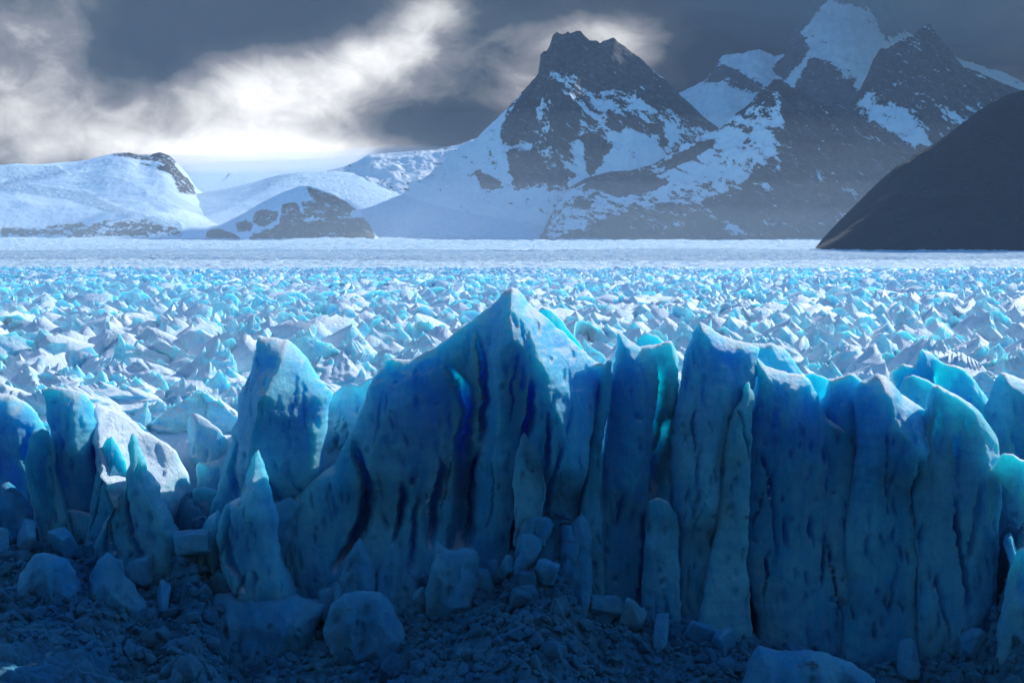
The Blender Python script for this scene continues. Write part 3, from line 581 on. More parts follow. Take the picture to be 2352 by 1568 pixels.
tower('ice_tower', 'tall sharp horned tower right of centre with pale right shoulder',
      [(1590, 762), (1600, 742), (1606, 738), (1625, 748), (1655, 765), (1690, 782), (1720, 790), (1742, 800)], [(1590, 762), (1578, 795), (1566, 830), (1563, 890), (1552, 950), (1546, 1030), (1544, 1120), (1552, 1250), (1560, 1620)],
      [(1742, 800), (1738, 860), (1722, 910), (1700, 960), (1690, 1060), (1672, 1160), (1650, 1260), (1630, 1340), (1600, 1430), (1600, 1620)], 1620, 227, 15,
      [('crest', [(1608, 740), (1640, 800), (1655, 870), (1640, 960), (1610, 1100), (1600, 1200)], 4.5, 90, 90), ('crev', [(1700, 900), (1680, 960), (1668, 1060), (1655, 1180), (1640, 1280)], 4.5, 8, 20), ('crev', [(1572, 1110), (1566, 1150)], 1.5, 4, 7), ('crev', [(1605, 880), (1606, 930)], 1.0, 4, 5)], seed=22)
tower('ice_ridge', 'pale curved ridge running back from the horned tower', [(1690, 790), (1730, 786), (1756, 790), (1772, 787), (1800, 797), (1822, 825), (1846, 858)], [(1690, 790), (1690, 1000)], [(1846, 858), (1850, 1000)], 1000, 236, 12,
      [('crest', [(1770, 787), (1780, 850), (1790, 900)], 3, 70, 60)], seed=23, cat='ice ridge', rough=.6)
tower('ice_spike', 'thin dark spike between the horned tower and the broad block', [(1706, 895), (1713, 878), (1718, 876), (1724, 890), (1732, 910)], [(1706, 895), (1700, 915), (1684, 945), (1672, 980), (1664, 1060), (1655, 1140), (1640, 1260), (1610, 1400), (1590, 1620)],
      [(1732, 910), (1728, 950), (1726, 1050), (1722, 1150), (1716, 1300), (1740, 1620)], 1620, 222, 9, [('crest', [(1717, 878), (1705, 950), (1695, 1050)], 2.0, 30, 25)], seed=24, cat='ice spike', Hf=6)
tower('ice_block', 'broad flat-faced ice block with hooked left horn and dirty top edge',
      [(1735, 832), (1738, 818), (1746, 826), (1762, 842), (1790, 851), (1815, 856), (1840, 858), (1858, 870), (1872, 895), (1884, 918)], [(1735, 832), (1742, 880), (1736, 920), (1726, 960), (1722, 1060), (1714, 1160), (1712, 1300), (1740, 1420), (1752, 1620)],
      [(1884, 918), (1900, 960), (1960, 1000), (1975, 1200), (1960, 1620)], 1620, 227, 14,
      [('crev', [(1798, 1190), (1800, 1250)], 2.5, 4, 7), ('crev', [(1768, 1080), (1774, 1180), (1776, 1280)], 1.3, 3, 7), ('crev', [(1856, 1190), (1860, 1240)], 2.5, 4, 6), ('crest', [(1742, 820), (1775, 900), (1790, 1000)], 2, 40, 80)], seed=25, rough=.8)
tower('ice_block', 'square-shouldered block right of the dirty notch with a green glow', [(1884, 920), (1896, 905), (1902, 880), (1900, 868), (1925, 866), (1945, 858), (1962, 858), (1975, 872), (1990, 880)], [(1884, 920), (1884, 1100), (1880, 1620)],
      [(1990, 880), (1990, 1000), (1985, 1200), (1975, 1620)], 1620, 229, 12, [('crest', [(1930, 862), (1935, 950), (1935, 1050)], 2, 40, 40)], seed=26)
tower('ice_crest', 'low dark crest peeping over the dirty notch', [(1830, 872), (1845, 858), (1866, 856), (1890, 862), (1915, 876)], [(1830, 872), (1830, 1000)], [(1915, 876), (1915, 1000)], 1000, 238, 7, (), seed=27, cat='ice crest')
tower('ice_tower', 'round-headed ice tower with a turquoise spot under its top',
      [(1962, 890), (1975, 876), (2000, 866), (2014, 855), (2030, 860), (2048, 876), (2072, 905), (2100, 925), (2128, 942)], [(1962, 890), (1962, 930), (1968, 980), (1970, 1040), (1958, 1120), (1945, 1200), (1938, 1300), (1935, 1400), (1930, 1620)],
      [(2128, 942), (2124, 1000), (2104, 1060), (2096, 1120), (2100, 1250), (2110, 1400), (2112, 1620)], 1620, 225, 15,
      [('crest', [(2025, 858), (2062, 930), (2080, 1000), (2092, 1080)], 6.5, 110, 70), ('crest', [(2000, 1100), (1998, 1250), (1992, 1400)], 1.5, 40, 60), ('crev', [(2090, 1040), (2094, 1110), (2097, 1180)], 2.5, 12, 8)], seed=28)
tower('ice_tower', 'double-topped dark tower with black grit on its crest near the right edge',
      [(2090, 990), (2096, 975), (2115, 962), (2126, 950), (2132, 900), (2140, 886), (2152, 882), (2176, 895), (2200, 910), (2225, 925), (2248, 945), (2272, 975), (2292, 1010)], [(2090, 990), (2092, 1040), (2096, 1120), (2098, 1200), (2104, 1350), (2112, 1620)],
      [(2292, 1010), (2300, 1060), (2296, 1150), (2290, 1300), (2285, 1620)], 1620, 223, 15,
      [('crev', [(2150, 940), (2146, 990), (2150, 1030)], 2.5, 8, 8), ('crev', [(2190, 1000), (2200, 1060), (2195, 1100)], 2.5, 8, 10), ('crev', [(2186, 1150), (2192, 1220), (2204, 1310), (2212, 1360)], 3.2, 5, 7), ('crev', [(2215, 1290), (2230, 1200), (2236, 1100)], 1.8, 6, 8), ('crest', [(2230, 940), (2245, 1050), (2252, 1150)], 3, 50, 50)], seed=29)
tower('ice_crest', 'dirty dark-sided peak behind the round-headed tower', [(2052, 850), (2075, 838), (2098, 842), (2110, 820), (2120, 804), (2134, 812), (2160, 832), (2190, 838), (2214, 845), (2238, 870), (2258, 900), (2275, 928)], [(2052, 850), (2056, 900), (2058, 1040)],
      [(2275, 928), (2275, 1040)], 1040, 238, 12, [('crev', [(2150, 840), (2165, 880), (2170, 920)], 4, 20, 30), ('crest', [(2120, 805), (2118, 850), (2100, 900)], 3, 40, 30)], seed=30, cat='ice crest', rough=.8)
tower('ice_crest', 'pale rounded crest just in front of the dirty dark-sided peak', [(2060, 905), (2075, 868), (2095, 860), (2120, 868), (2150, 880), (2160, 900)], [(2060, 905), (2060, 1040)], [(2160, 900), (2160, 1040)], 1040, 233, 8, (), seed=31, cat='ice crest')
tower('ice_tower', 'bulging ice tower at the right edge above the wedged boulder', [(2262, 935), (2275, 905), (2290, 868), (2300, 853), (2320, 858), (2345, 872), (2380, 880), (2430, 890)], [(2262, 935), (2270, 970), (2285, 1020), (2300, 1100), (2320, 1250), (2330, 1620)], [(2430, 890), (2440, 1000), (2440, 1620)], 1620, 232, 16,
      [('crest', [(2300, 855), (2310, 920), (2300, 980)], 3, 50, 60), ('crev', [(2320, 990), (2335, 1040), (2330, 1100)], 3, 12, 20)], seed=32)
tower('ice_boulder', 'smooth boulder wedged against the right edge of the ice front', [(2276, 1075), (2288, 1055), (2300, 1040), (2325, 1042), (2360, 1060), (2400, 1080)], [(2276, 1075), (2284, 1095), (2310, 1118), (2340, 1150), (2370, 1190)], [(2400, 1080), (2410, 1120), (2410, 1200)], 1195, 217, 9, (), seed=33, cat='ice boulder', edge=3)
tower('ice_wall', 'dark bulging wall in the lower right corner of the ice front', [(2300, 1400), (2320, 1300), (2340, 1260), (2400, 1240), (2440, 1240)], [(2300, 1400), (2290, 1500), (2290, 1640)], [(2440, 1240), (2440, 1640)], 1640, 214, 12, (), seed=34, cat='ice wall')
# lower blocks and mounds leaning against the front
LOW = [
 ('ice_mound', 'smooth dark dome of ice at the left edge below the towers', [(-60, 1120), (-20, 1106), (20, 1106), (45, 1125), (75, 1160), (95, 1200)], [(-60, 1120), (-60, 1400)], [(95, 1200), (105, 1260), (120, 1400)], 1400, 223, 8, 35),
 ('ice_mound', 'lumpy mound of blue ice lowest at the left edge', [(30, 1370), (50, 1310), (80, 1275), (110, 1266), (150, 1280), (175, 1310), (185, 1350)], [(30, 1370), (25, 1450), (25, 1600)], [(185, 1350), (190, 1420), (195, 1600)], 1600, 207, 9, 36),
 ('ice_pinnacle', 'leaning pointed block beside the lumpy mound at lower left', [(205, 1320), (222, 1285), (248, 1267), (265, 1285), (285, 1320), (315, 1345)], [(205, 1320), (208, 1400), (215, 1600)], [(315, 1345), (338, 1390), (345, 1440), (350, 1600)], 1600, 209, 9, 37),
 ('ice_slab', 'long dark slab across the lower left corner', [(-80, 1430), (0, 1432), (60, 1448), (130, 1470), (200, 1510), (292, 1492)], [(-80, 1430), (-80, 1700)], [(292, 1492), (285, 1530), (280, 1700)], 1700, 209, 8, 38),
 ('ice_slab', 'tilted dark slab right of the long slab in the lower left corner', [(305, 1500), (320, 1490), (370, 1510), (400, 1535)], [(305, 1500), (298, 1560), (295, 1700)], [(400, 1535), (410, 1600), (410, 1700)], 1700, 209, 6, 39),
 ('ice_slab', 'upright smooth slab at the foot of the curved tower beside the left bay', [(396, 1290), (408, 1265), (425, 1262), (442, 1285)], [(396, 1290), (385, 1350), (360, 1420), (350, 1480)], [(442, 1285), (440, 1360), (430, 1450)], 1480, 217, 6, 40),
 ('ice_block', 'wide weathered block with crumbling top below the pointed blue pinnacle', [(470, 1380), (500, 1360), (560, 1360), (620, 1362), (690, 1370), (745, 1390)], [(470, 1380), (455, 1500), (450, 1680)], [(745, 1390), (720, 1450), (700, 1680)], 1680, 212, 11, 41),
 ('ice_boulder', 'large rounded boulder at the foot of the massif', [(742, 1440), (760, 1390), (790, 1362), (830, 1354), (870, 1358), (900, 1385), (925, 1440)], [(742, 1440), (752, 1490), (790, 1540)], [(925, 1440), (940, 1490), (920, 1540)], 1560, 208, 10, 42),
 ('ice_block', 'tall upright block with a small horn standing in the rubble below the massif', [(996, 1262), (1003, 1237), (1012, 1250), (1040, 1262), (1070, 1258), (1090, 1264), (1100, 1275)], [(996, 1262), (990, 1310), (976, 1360), (978, 1410), (1000, 1440)], [(1100, 1275), (1100, 1330), (1092, 1380), (1060, 1430)], 1450, 212, 7, 43),
 ('ice_block', 'pale polygonal block lodged in the chute right of the massif', [(1221, 1200), (1228, 1188), (1250, 1186), (1262, 1192), (1270, 1205)], [(1221, 1200), (1226, 1225), (1240, 1245)], [(1270, 1205), (1262, 1225), (1250, 1245)], 1248, 214, 4, 44),
 ('ice_block', 'bell-shaped block just below the pale polygonal block in the chute', [(1185, 1240), (1200, 1225), (1225, 1228), (1244, 1240)], [(1185, 1240), (1190, 1270), (1178, 1300)], [(1244, 1240), (1236, 1270), (1215, 1310)], 1312, 213, 5, 45),
 ('ice_flake', 'small triangular flake above the bell-shaped block in the chute', [(1180, 1215), (1188, 1195), (1200, 1215), (1212, 1232)], [(1180, 1215), (1176, 1250)], [(1212, 1232), (1210, 1250)], 1252, 215, 3, 46),
 ('ice_slab', 'leaning cracked slab stained brown in the rubble chute', [(1150, 1400), (1160, 1370), (1185, 1345), (1200, 1360)], [(1150, 1400), (1145, 1440)], [(1200, 1360), (1190, 1440)], 1450, 211, 4, 47),
 ('ice_buttress', 'smooth blue buttress on the right side of the rubble chute', [(1255, 1330), (1290, 1250), (1315, 1200), (1335, 1180), (1356, 1200)], [(1255, 1330), (1230, 1380), (1215, 1440), (1215, 1620)], [(1356, 1200), (1362, 1400), (1370, 1620)], 1620, 217, 11, 48),
 ('ice_block', 'triangular block leaning on the massif left of the horned upright block', [(860, 1330), (885, 1270), (905, 1245), (925, 1290), (960, 1340)], [(860, 1330), (850, 1400), (845, 1500)], [(960, 1340), (985, 1390), (1000, 1500)], 1500, 214, 8, 49),
 ('ice_block', 'broken fin of ice at the left foot of the massif', [(790, 1290), (812, 1250), (826, 1235), (840, 1260), (862, 1300)], [(790, 1290), (770, 1360), (760, 1450)], [(862, 1300), (870, 1380), (880, 1450)], 1460, 213, 7, 50),
 ('ice_mound', 'long rounded mound along the bottom right of the ice front', [(1710, 1530), (1726, 1500), (1745, 1482), (1790, 1492), (1850, 1488), (1900, 1498), (1960, 1520), (2010, 1560)], [(1710, 1530), (1700, 1580), (1690, 1700)], [(2010, 1560), (2020, 1600), (2030, 1700)], 1700, 202, 12, 51),
 ('ice_slab', 'narrow dark flake between the massif foot and the wide weathered block', [(560, 1190), (640, 1150), (668, 1140), (700, 1160), (690, 1200)], [(560, 1190), (560, 1350), (560, 1450)], [(690, 1200), (650, 1290), (650, 1450)], 1450, 222, 8, 53),
]
for (n, lab, tp, lf, rt, vb, Y, T, sd_) in LOW:
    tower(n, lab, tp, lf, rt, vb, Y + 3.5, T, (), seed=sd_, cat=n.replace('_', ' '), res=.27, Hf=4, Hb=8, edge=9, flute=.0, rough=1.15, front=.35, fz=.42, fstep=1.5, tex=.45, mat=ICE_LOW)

# ------------------------------------------------------------------ rubble
DEB = [(-100, 1270), (0, 1275), (90, 1290), (200, 1300), (300, 1370), (380, 1370), (445, 1360), (510, 1420), (560, 1470), (620, 1470), (740, 1450), (900, 1420), (960, 1400), (1040, 1400), (1110, 1370), (1165, 1350), (1210, 1340), (1300, 1380), (1360, 1430), (1400, 1450), (1500, 1470), (1600, 1480), (1700, 1500), (1850, 1560), (2100, 1570), (2280, 1540), (2350, 1500), (2450, 1500)]
CHUTES = [(445, 42, 11.0), (1275, 62, 10.5), (2350, 45, 18.0), (1190, 40, 3.0)]      # u, half-width, height in metres
DX = [P(u, v, 219)[0] for u, v in DEB]; DZ = [P(u, v, 219)[1] for u, v in DEB]
def debris_z(x, y):
    top = np.interp(x * 219 / np.maximum(y, 150), DX, DZ)
    uu = 1176 + x / np.maximum(y, 150) * F
    for (cu, cw, ch) in CHUTES: top = top + ch * np.exp(-np.abs((uu - cu + 25 * np.sin(y * .5)) / cw) ** 2.2) * np.exp(-np.maximum(221 - y, 0) / 5.5)
    return top - np.maximum(219 - y, 0) * .42 + fbm(st(x / 8, y / 8, x * 0 + 60), 4) * 2.0
def build_debris():
    y = np.linspace(232, 176, 230); x = np.linspace(-95, 95, 560); X, Yg = np.meshgrid(x, y)
    z = debris_z(X, Yg)
    # broken lumps: cellular relief
    cell = np.zeros_like(z)
    for sc_, am in ((3.2, 1.2), (1.3, .6)):
        gx = np.floor(X / sc_); gy = np.floor(Yg / sc_); best = np.full(z.shape, 9.); hh = np.zeros_like(z)
        for i in (-1, 0, 1):
            for j in (-1, 0, 1):
                cx_, cy_ = gx + i, gy + j
                h1 = np.modf(np.abs(np.sin(cx_ * 127.1 + cy_ * 311.7) * 43758.5453))[0]; h2 = np.modf(np.abs(np.sin(cx_ * 269.5 + cy_ * 183.3) * 43758.5453))[0]
                d = np.hypot(X / sc_ - cx_ - h1, Yg / sc_ - cy_ - h2); m = d < best; best = np.where(m, d, best); hh = np.where(m, h1, hh)
        cell += am * (hh * .9 + np.sqrt(np.clip(1 - best * 1.1, 0, 1)) * .9)
    z = np.maximum(z + cell + fbm(st(X * 1.3, Yg * 1.3, X * 0), 3) * .2, -.9)
    global DG; DG = (x, y, z)
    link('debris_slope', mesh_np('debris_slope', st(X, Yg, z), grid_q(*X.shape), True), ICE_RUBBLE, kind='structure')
build_debris()

def ground_h(x, y):
    gx, gy, gz = DG; i = int(np.clip(round((gy[0] - y) / (gy[0] - gy[1])), 0, len(gy) - 1)); j = int(np.clip(round((x - gx[0]) / (gx[1] - gx[0])), 0, len(gx) - 1)); return float(gz[i, j])
def ico(sub):
    import bmesh
    bm = bmesh.new(); bmesh.ops.create_icosphere(bm, subdivisions=sub, radius=1); bm.verts.ensure_lookup_table()
    V = np.array([v.co[:] for v in bm.verts]); T_ = np.array([[v.index for v in f.verts] for f in bm.faces]); bm.free(); return V, T_
def block_mesh(seed, sub):
    r = np.random.default_rng(seed + 900); D, T_ = ico(sub); D = D / np.linalg.norm(D, axis=1)[:, None]
    N = r.normal(size=(9, 3)); N /= np.linalg.norm(N, axis=1)[:, None]; N = np.concatenate([N, np.eye(3), -np.eye(3)]); d = r.uniform(.55, .95, len(N))
    dot = D @ N.T; q = np.where(dot > .05, d / np.maximum(dot, .05), 50.); rad = (np.sum(q ** -26., axis=1)) ** (-1 / 26.)
    V = D * rad[:, None]; V += D * (fbm(V * 1.6 + seed, 4) * .08 + fbm(V * 6 + seed, 2) * .03)[:, None]
    V *= r.uniform(.7, 1.15, 3) * np.array([1, 1, .85]); return V, T_
BL = [block_mesh(i, 3) for i in range(10)]
BLm = [mesh_np('rubble_block', V, T_, True, 40, True) for V, T_ in BL]
BS = [block_mesh(i + 30, 1) for i in range(16)]
def zone(u):
    for lim, w in ((330, 'at the far left foot'), (620, 'below the left bay'), (950, 'under the left half of the massif'), (1330, 'in the pile below the tallest peak'), (1700, 'below the notched and horned towers'), (3000, 'at the dark right foot')):
        if u < lim: return w
def slab_mesh(seed):
    V, T_ = block_mesh(seed, 4); r_ = np.random.default_rng(seed + 5000)
    V = V * [1, .75, r_.uniform(.95, 1.35)]; V = V + V / np.linalg.norm(V, axis=1)[:, None] * (facets(V[:, 0] * 6 + V[:, 1] * 3, V[:, 2] * 6, 3, 4, .3, .25, seed) * .12 + fbm(V * 5 + seed, 4) * .05)[:, None]; return V, T_
SL = [mesh_np('fallen_slab', *slab_mesh(60 + i), True, 35, True) for i in range(12)]
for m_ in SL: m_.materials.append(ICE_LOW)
r = np.random.default_rng(91)
for k, (u, dv, s_, tilt) in enumerate([(-20, 40, 4.0, 8), (60, 10, 3.2, -12), (150, 20, 3.6, 10), (265, 60, 3.4, -8), (330, 10, 3.2, 12), (375, 60, 2.6, -18), (440, 30, 3.6, 6), (520, -20, 4.2, -6), (600, 0, 4.0, 9), (665, -40, 3.6, -10), (720, 10, 3.6, 14), (770, -60, 4.2, -4), (830, -20, 3.4, 12), (880, -60, 3.8, -12),
        (935, -10, 3.8, 6), (975, 30, 2.6, 25), (1105, 20, 3.0, -14), (1135, -40, 2.4, 18), (1165, 30, 2.6, -22), (1215, 10, 3.0, 10), (1255, 60, 2.4, -12), (1310, 0, 3.8, 12), (1385, 10, 3.6, -8), (1450, 20, 3.2, 10), (1520, 30, 3.4, -12), (1600, 20, 3.0, 16), (1660, 30, 3.0, -10), (2080, 10, 3.0, 12), (2230, -30, 3.2, -8), (2320, -120, 3.0, 14)]):
    v = float(np.interp(u, [q[0] for q in DEB], [q[1] for q in DEB])) + dv; y = 219.5 - max(dv, 0) * .09; x, z = P(u, v + 20, y); z = ground_h(x, y) + s_ * .55
    side = ['leaning left', 'leaning right'][tilt > 0]
    near = min([(-20, 'the dome at the left edge'), (110, 'the lumpy left mound'), (250, 'the leaning pointed block'), (350, 'the left bay slab'), (440, 'the left bay chute'), (560, 'the pointed blue pinnacle'), (660, 'the wide weathered block'), (830, 'the large rounded boulder'), (930, 'the left foot of the massif'), (1050, 'the tall horned block'), (1200, 'the rubble chute'), (1320, 'the smooth blue buttress'), (1450, 'the notched tower'), (1540, 'the low buttress'), (1640, 'the horned tower'), (1900, 'the long rounded mound'), (2090, 'the round-headed tower'), (2330, 'the right edge boulder')], key=lambda q: abs(q[0] - u))[1]
    high = ', low down' if dv > 15 else ', high up'
    o = link('fallen_slab', SL[k % 12], None, None, ('big' if s_ > 3.5 else 'short' if s_ < 2.8 else 'mid-sized') + ' fallen slab ' + side + ', by ' + near + high, 'ice slab', 'slabs fallen at the foot of the front', 'thing', (x, y, z))
    o.rotation_euler = (R(r.uniform(-30, 30)), R(tilt * 1.6), R(r.uniform(0, 360))); o.scale = (s_, s_ * .8, s_ * 1.1)
r = np.random.default_rng(77); cand = []
hot = [(1190, 1400, 70, 40, 34), (1290, 1235, 35, 45, 30), (1180, 1440, 140, 40, 42), (870, 1500, 120, 40, 34), (450, 1210, 40, 26, 30), (480, 1500, 110, 60, 26), (130, 1270, 110, 30, 26), (340, 1440, 60, 50, 22), (1050, 1430, 60, 60, 30), (2330, 1250, 20, 90, 20), (1560, 1510, 150, 30, 26)]
for (hu, hv, su, sv, n) in hot:
    for _ in range(n):
        u = float(r.normal(hu, su * .6)); y = float(r.uniform(203, 221.5)); x, _z = P(u, hv, y); s_ = float(r.lognormal(-.15, .42))
        z = ground_h(x, y) + s_ * .25; cand.append((x, y, z, s_, u, float(proj(x, y, z)[1])))
for _ in range(5600):
    x, y = r.uniform(-86, 86), r.uniform(197, 222); cand.append((x, y, None, float(r.lognormal(-.5, .5)), 1176 + x / y * F, 0))
Vs, Ts, off, nind = [], [], 0, 0
for k, (x, y, z, s_, u, v) in enumerate(cand):
    if z is None: z = ground_h(x, y) + s_ * .2
    if z < -.3: continue
    if nind < 290 and v:
        i = k % len(BLm); lab = 'broken ice block ' + zone(u)
        if 1250 < u < 1340 and v < 1300: lab = 'small ice block piled in the upper rubble chute'
        if v < 1230 and u < 560: lab = 'small ice block in the sunlit notch of the left bay'
        if u > 2250 and v < 1500: lab = 'dirty ice block in the dark cleft at the right edge'
        lab = ('large ' if s_ > 1.15 else 'medium ' if s_ > .8 else 'small ') + ('flat ' if i in (1, 4, 7) else 'angular ' if i % 2 else 'rounded ') + lab.replace('small ', '').replace('dirty ', '')
        lab += ', upper' if v < np.interp(u, [q[0] for q in DEB], [q[1] for q in DEB]) else ', lower'
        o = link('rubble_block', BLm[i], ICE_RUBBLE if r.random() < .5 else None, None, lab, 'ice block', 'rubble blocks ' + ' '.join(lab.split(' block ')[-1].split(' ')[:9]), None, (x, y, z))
        o.rotation_euler = tuple(r.uniform(0, 6.28, 3)); o.scale = (s_, s_, s_); nind += 1
    else:
        V, T_ = BS[k % len(BS)]; e = r.normal(size=(3, 3)); q, _ = np.linalg.qr(e)
        Vs.append((V * s_) @ q.T + [x, y, z]); Ts.append(T_ + off); off += len(V)
for m_ in BLm:
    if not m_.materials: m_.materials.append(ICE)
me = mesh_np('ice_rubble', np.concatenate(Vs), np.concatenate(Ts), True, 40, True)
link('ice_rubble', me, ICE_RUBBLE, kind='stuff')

# ------------------------------------------------------------------ the field of seracs
def fin(seed, na, nb):
    """one serac of unit width and height: a jagged fin with steep flanks"""
    r = np.random.default_rng(seed + 300); a = np.linspace(-1, 1, na); b = np.linspace(0, 1, nb)
    A, B = np.meshgrid(a, b); p0 = r.uniform(-.5, .5); kl, kr = r.uniform(.2, 1.0), r.uniform(.15, .8)
    q = np.where(A < p0, (p0 - A) / (1 + p0) * kl, (A - p0) / (1 - p0) * kr)
    pw = r.uniform(.8, 1.4); jag = fbm(st(A * 2.6 + seed, A * 0, A * 0), 5, .65) * .36
    tops = 1 - q ** pw * .75; z = tops * (1 - B) + jag * (1 - B) ** 5 - .35 * B
    hgt = (tops + .35) * B
    w = .5 * (.62 + .38 * B ** .7); x = A * w + (z * r.uniform(-.35, .35))
    e = np.clip(1 - np.abs(A) ** 2.5, 0, 1) ** .6
    t1, t2 = r.uniform(.08, .26), r.uniform(.5, 1.0)
    yf = -t1 * e * hgt ** r.uniform(.6, .95); yb = t2 * e * hgt ** r.uniform(.7, 1.05)
    ln = r.uniform(-.3, .3) * z
    n1 = fbm(st(x * 2.0 + z * 1.1 + seed, z * 2.6, x * 0 + 4), 3, .5, True) * .13 + facets(x * 10, z * 10, 3., 4., .35, .3, seed) * .1; n2 = fbm(st(x * 2.2 - z, z * 3, x * 0 + seed), 3, .5, True) * .16 + facets(x * 10, z * 10, 3.5, 3., .4, .35, seed + 9) * .1
    em = np.clip(hgt * 4, 0, 1) * e
    Vf = st(x, yf - n1 * em + ln, z); Vb = st(x, yb + n2 * em + ln, z); n = x.size
    idx = np.arange(n).reshape(nb, na); rim = np.arange(2 * n)
    for sl in ((0, slice(None)), (slice(None), 0), (slice(None), -1)): rim[idx[sl] + n] = idx[sl]
    Q = rim[np.concatenate([grid_q(nb, na)[:, ::-1], grid_q(nb, na, n)])]; V = np.concatenate([Vf.reshape(-1, 3), Vb.reshape(-1, 3)])
    used, Q = np.unique(Q, return_inverse=True); return V[used], Q.reshape(-1, 4)
HI = [mesh_np('serac', *fin(i, 44, 36), True, 50) for i in range(18)]
for m_ in HI: m_.materials.append(ICE_FIELD)
LO1 = [fin(i, 12, 7) for i in range(24)]; LO2 = [fin(i + 40, 6, 5) for i in range(24)]
r = np.random.default_rng(5)
# a few big ones one can point at: u, v of the foot, distance, width, height, turn
BIG = [('broad streaked slab facing the viewer, largest in the field behind the curved tower', 455, 850, 292, 16, 11, 8), ('dark-cleft fin at far left, midway up the field', 130, 800, 318, 11, 9, 50), ('square pale slab left of the broad streaked slab', 300, 815, 305, 11, 9, 10),
       ('snow-topped wedge behind the sunlit snow wedge', 400, 960, 252, 13, 7, -25), ('rounded knob between the grey-capped slab tower and the streaked slab', 250, 900, 270, 10, 6, 30), ('long sloping block right behind the bright translucent slab', 505, 985, 250, 12, 7, -10),
       ('flat tilted slab just right of the curved tower', 800, 875, 262, 15, 7, 25), ('upright pair-like slab above the flat tilted slab', 720, 790, 320, 9, 8, 5), ('wide wall-like serac left of the tallest peak', 905, 790, 322, 14, 8, 0), ('second wall-like serac hard against the tallest peak on its left', 1010, 790, 318, 12, 8, 8),
       ('triangular serac directly above the notched tower', 1470, 760, 330, 10, 7, 5), ('pale slab leaning behind the horned tower', 1560, 790, 300, 9, 7, -12), ('broad serac with blue cleft above the hooked block', 1850, 780, 330, 11, 8, 10), ('low wide serac above the round-headed tower', 1990, 830, 290, 13, 6, -5),
       ('steep pointed serac at mid right of the field', 2110, 770, 350, 11, 10, 30), ('striped leaning serac near the right edge of the field', 2250, 780, 345, 14, 9, 40), ('tilted streaked slab behind the right edge tower', 2300, 850, 275, 13, 7, 30),
       ('long snowy rib at the left edge above the leftmost tower', 40, 870, 275, 16, 8, -35), ('blocky serac in the left field between two dark clefts', 560, 770, 335, 9, 8, 15), ('bulky serac right of the broad streaked slab', 620, 830, 300, 10, 8, -10)]
nser = 0
for k, (lab, u, v, Y, w_, h_, rz) in enumerate(BIG):
    x, _ = P(u, v, Y); z = float(surf(np.array([x]), np.array([Y]))[0])
    o = link('serac', HI[(k * 5) % len(HI)], None, None, lab, 'serac', 'large seracs behind the ice front', None, (x, Y, z))
    o.scale = (w_ * 1.1, w_ * .8, h_); o.rotation_euler = (0, 0, R(rz)); nser += 1
pts = []
d = 247.0
while d < 1480:
    step = 5.3 + d * .0034; xs = np.arange(-.40 * d, .40 * d, step)
    for x in xs: pts.append((x + r.uniform(-.5, .5) * step, d + r.uniform(-.5, .5) * step))
    d += step * .82
bigxy = np.array([(P(q[1], q[2], q[3])[0], q[3], q[4] * .55) for q in BIG])
Vs, Qs, off = [], [], 0
def near_label(u, d, w_, h_, rz):
    col = 'behind the far left towers' if u < 300 else 'above the snow wedge' if u < 520 else 'behind the curved tower' if u < 780 else 'left of the tallest peak' if u < 1150 else 'right of the tallest peak' if u < 1430 else 'behind the notched tower' if u < 1580 else 'behind the horned tower' if u < 1780 else 'behind the broad block' if u < 1990 else 'behind the dirty dark-sided peak' if u < 2230 else 'by the right edge'
    row = 'front row' if d < 262 else 'second rows' if d < 280 else 'middle rows' if d < 300 else 'rear rows'
    a_ = abs((rz + 90) % 180 - 90)
    return ('small' if w_ < 7 else 'large' if w_ > 10.5 else 'medium') + (' steep' if h_ / w_ > .45 else ' squat') + (' broadside' if a_ < 30 else ' edge-on' if a_ > 62 else ' slanting') + ' serac, ' + row + ' ' + col
for (x, y) in pts:
    if np.any(np.hypot(bigxy[:, 0] - x, bigxy[:, 1] - y) < bigxy[:, 2] * .8): continue
    z = float(surf(np.array([x]), np.array([y]))[0]) - .6
    grow = 1 + .35 * math.sin(x * .021 + 1) * math.sin(y * .017 + x * .006)
    w_ = float(r.lognormal(2.04, .36)) * grow * (1.3 - .4 * min(1, (y - 240) / 400)); h_ = min(w_ * float(r.uniform(.42, .95)), 8.2 - 3.5 * min(1, (y - 240) / 700)); rz = float(r.normal(14, 20))
    if r.random() < .10: rz += 90
    u = 1176 + x / y * F
    if y < 252: h_ *= .7
    if nser < 300 and -40 < u < 2400:
        lab = near_label(u, y, w_, h_, rz)
        o = link('serac', HI[int(r.integers(len(HI)))], None, None, lab, 'serac', 'seracs ' + lab.split('serac, ')[1], None, (x, y, z)); o.scale = (w_ * (1.2 if r.random() < .5 else -1.2), w_ * .8, h_); o.rotation_euler = (0, 0, R(rz)); nser += 1
    else:
        V, Q = (LO1 if y < 520 else LO2)[int(r.integers(24))]; c, s_ = math.cos(R(rz)), math.sin(R(rz))
        X = V[:, 0] * w_ * 1.2; Yy = V[:, 1] * w_ * .8; Vs.append(st(X * c - Yy * s_ + x, X * s_ + Yy * c + y, V[:, 2] * h_ + z)); Qs.append(Q + off); off += len(V)
me = mesh_np('serac_field', np.concatenate(Vs), np.concatenate(Qs), True, 50); link('serac_field', me, ICE_FIELD, kind='stuff')

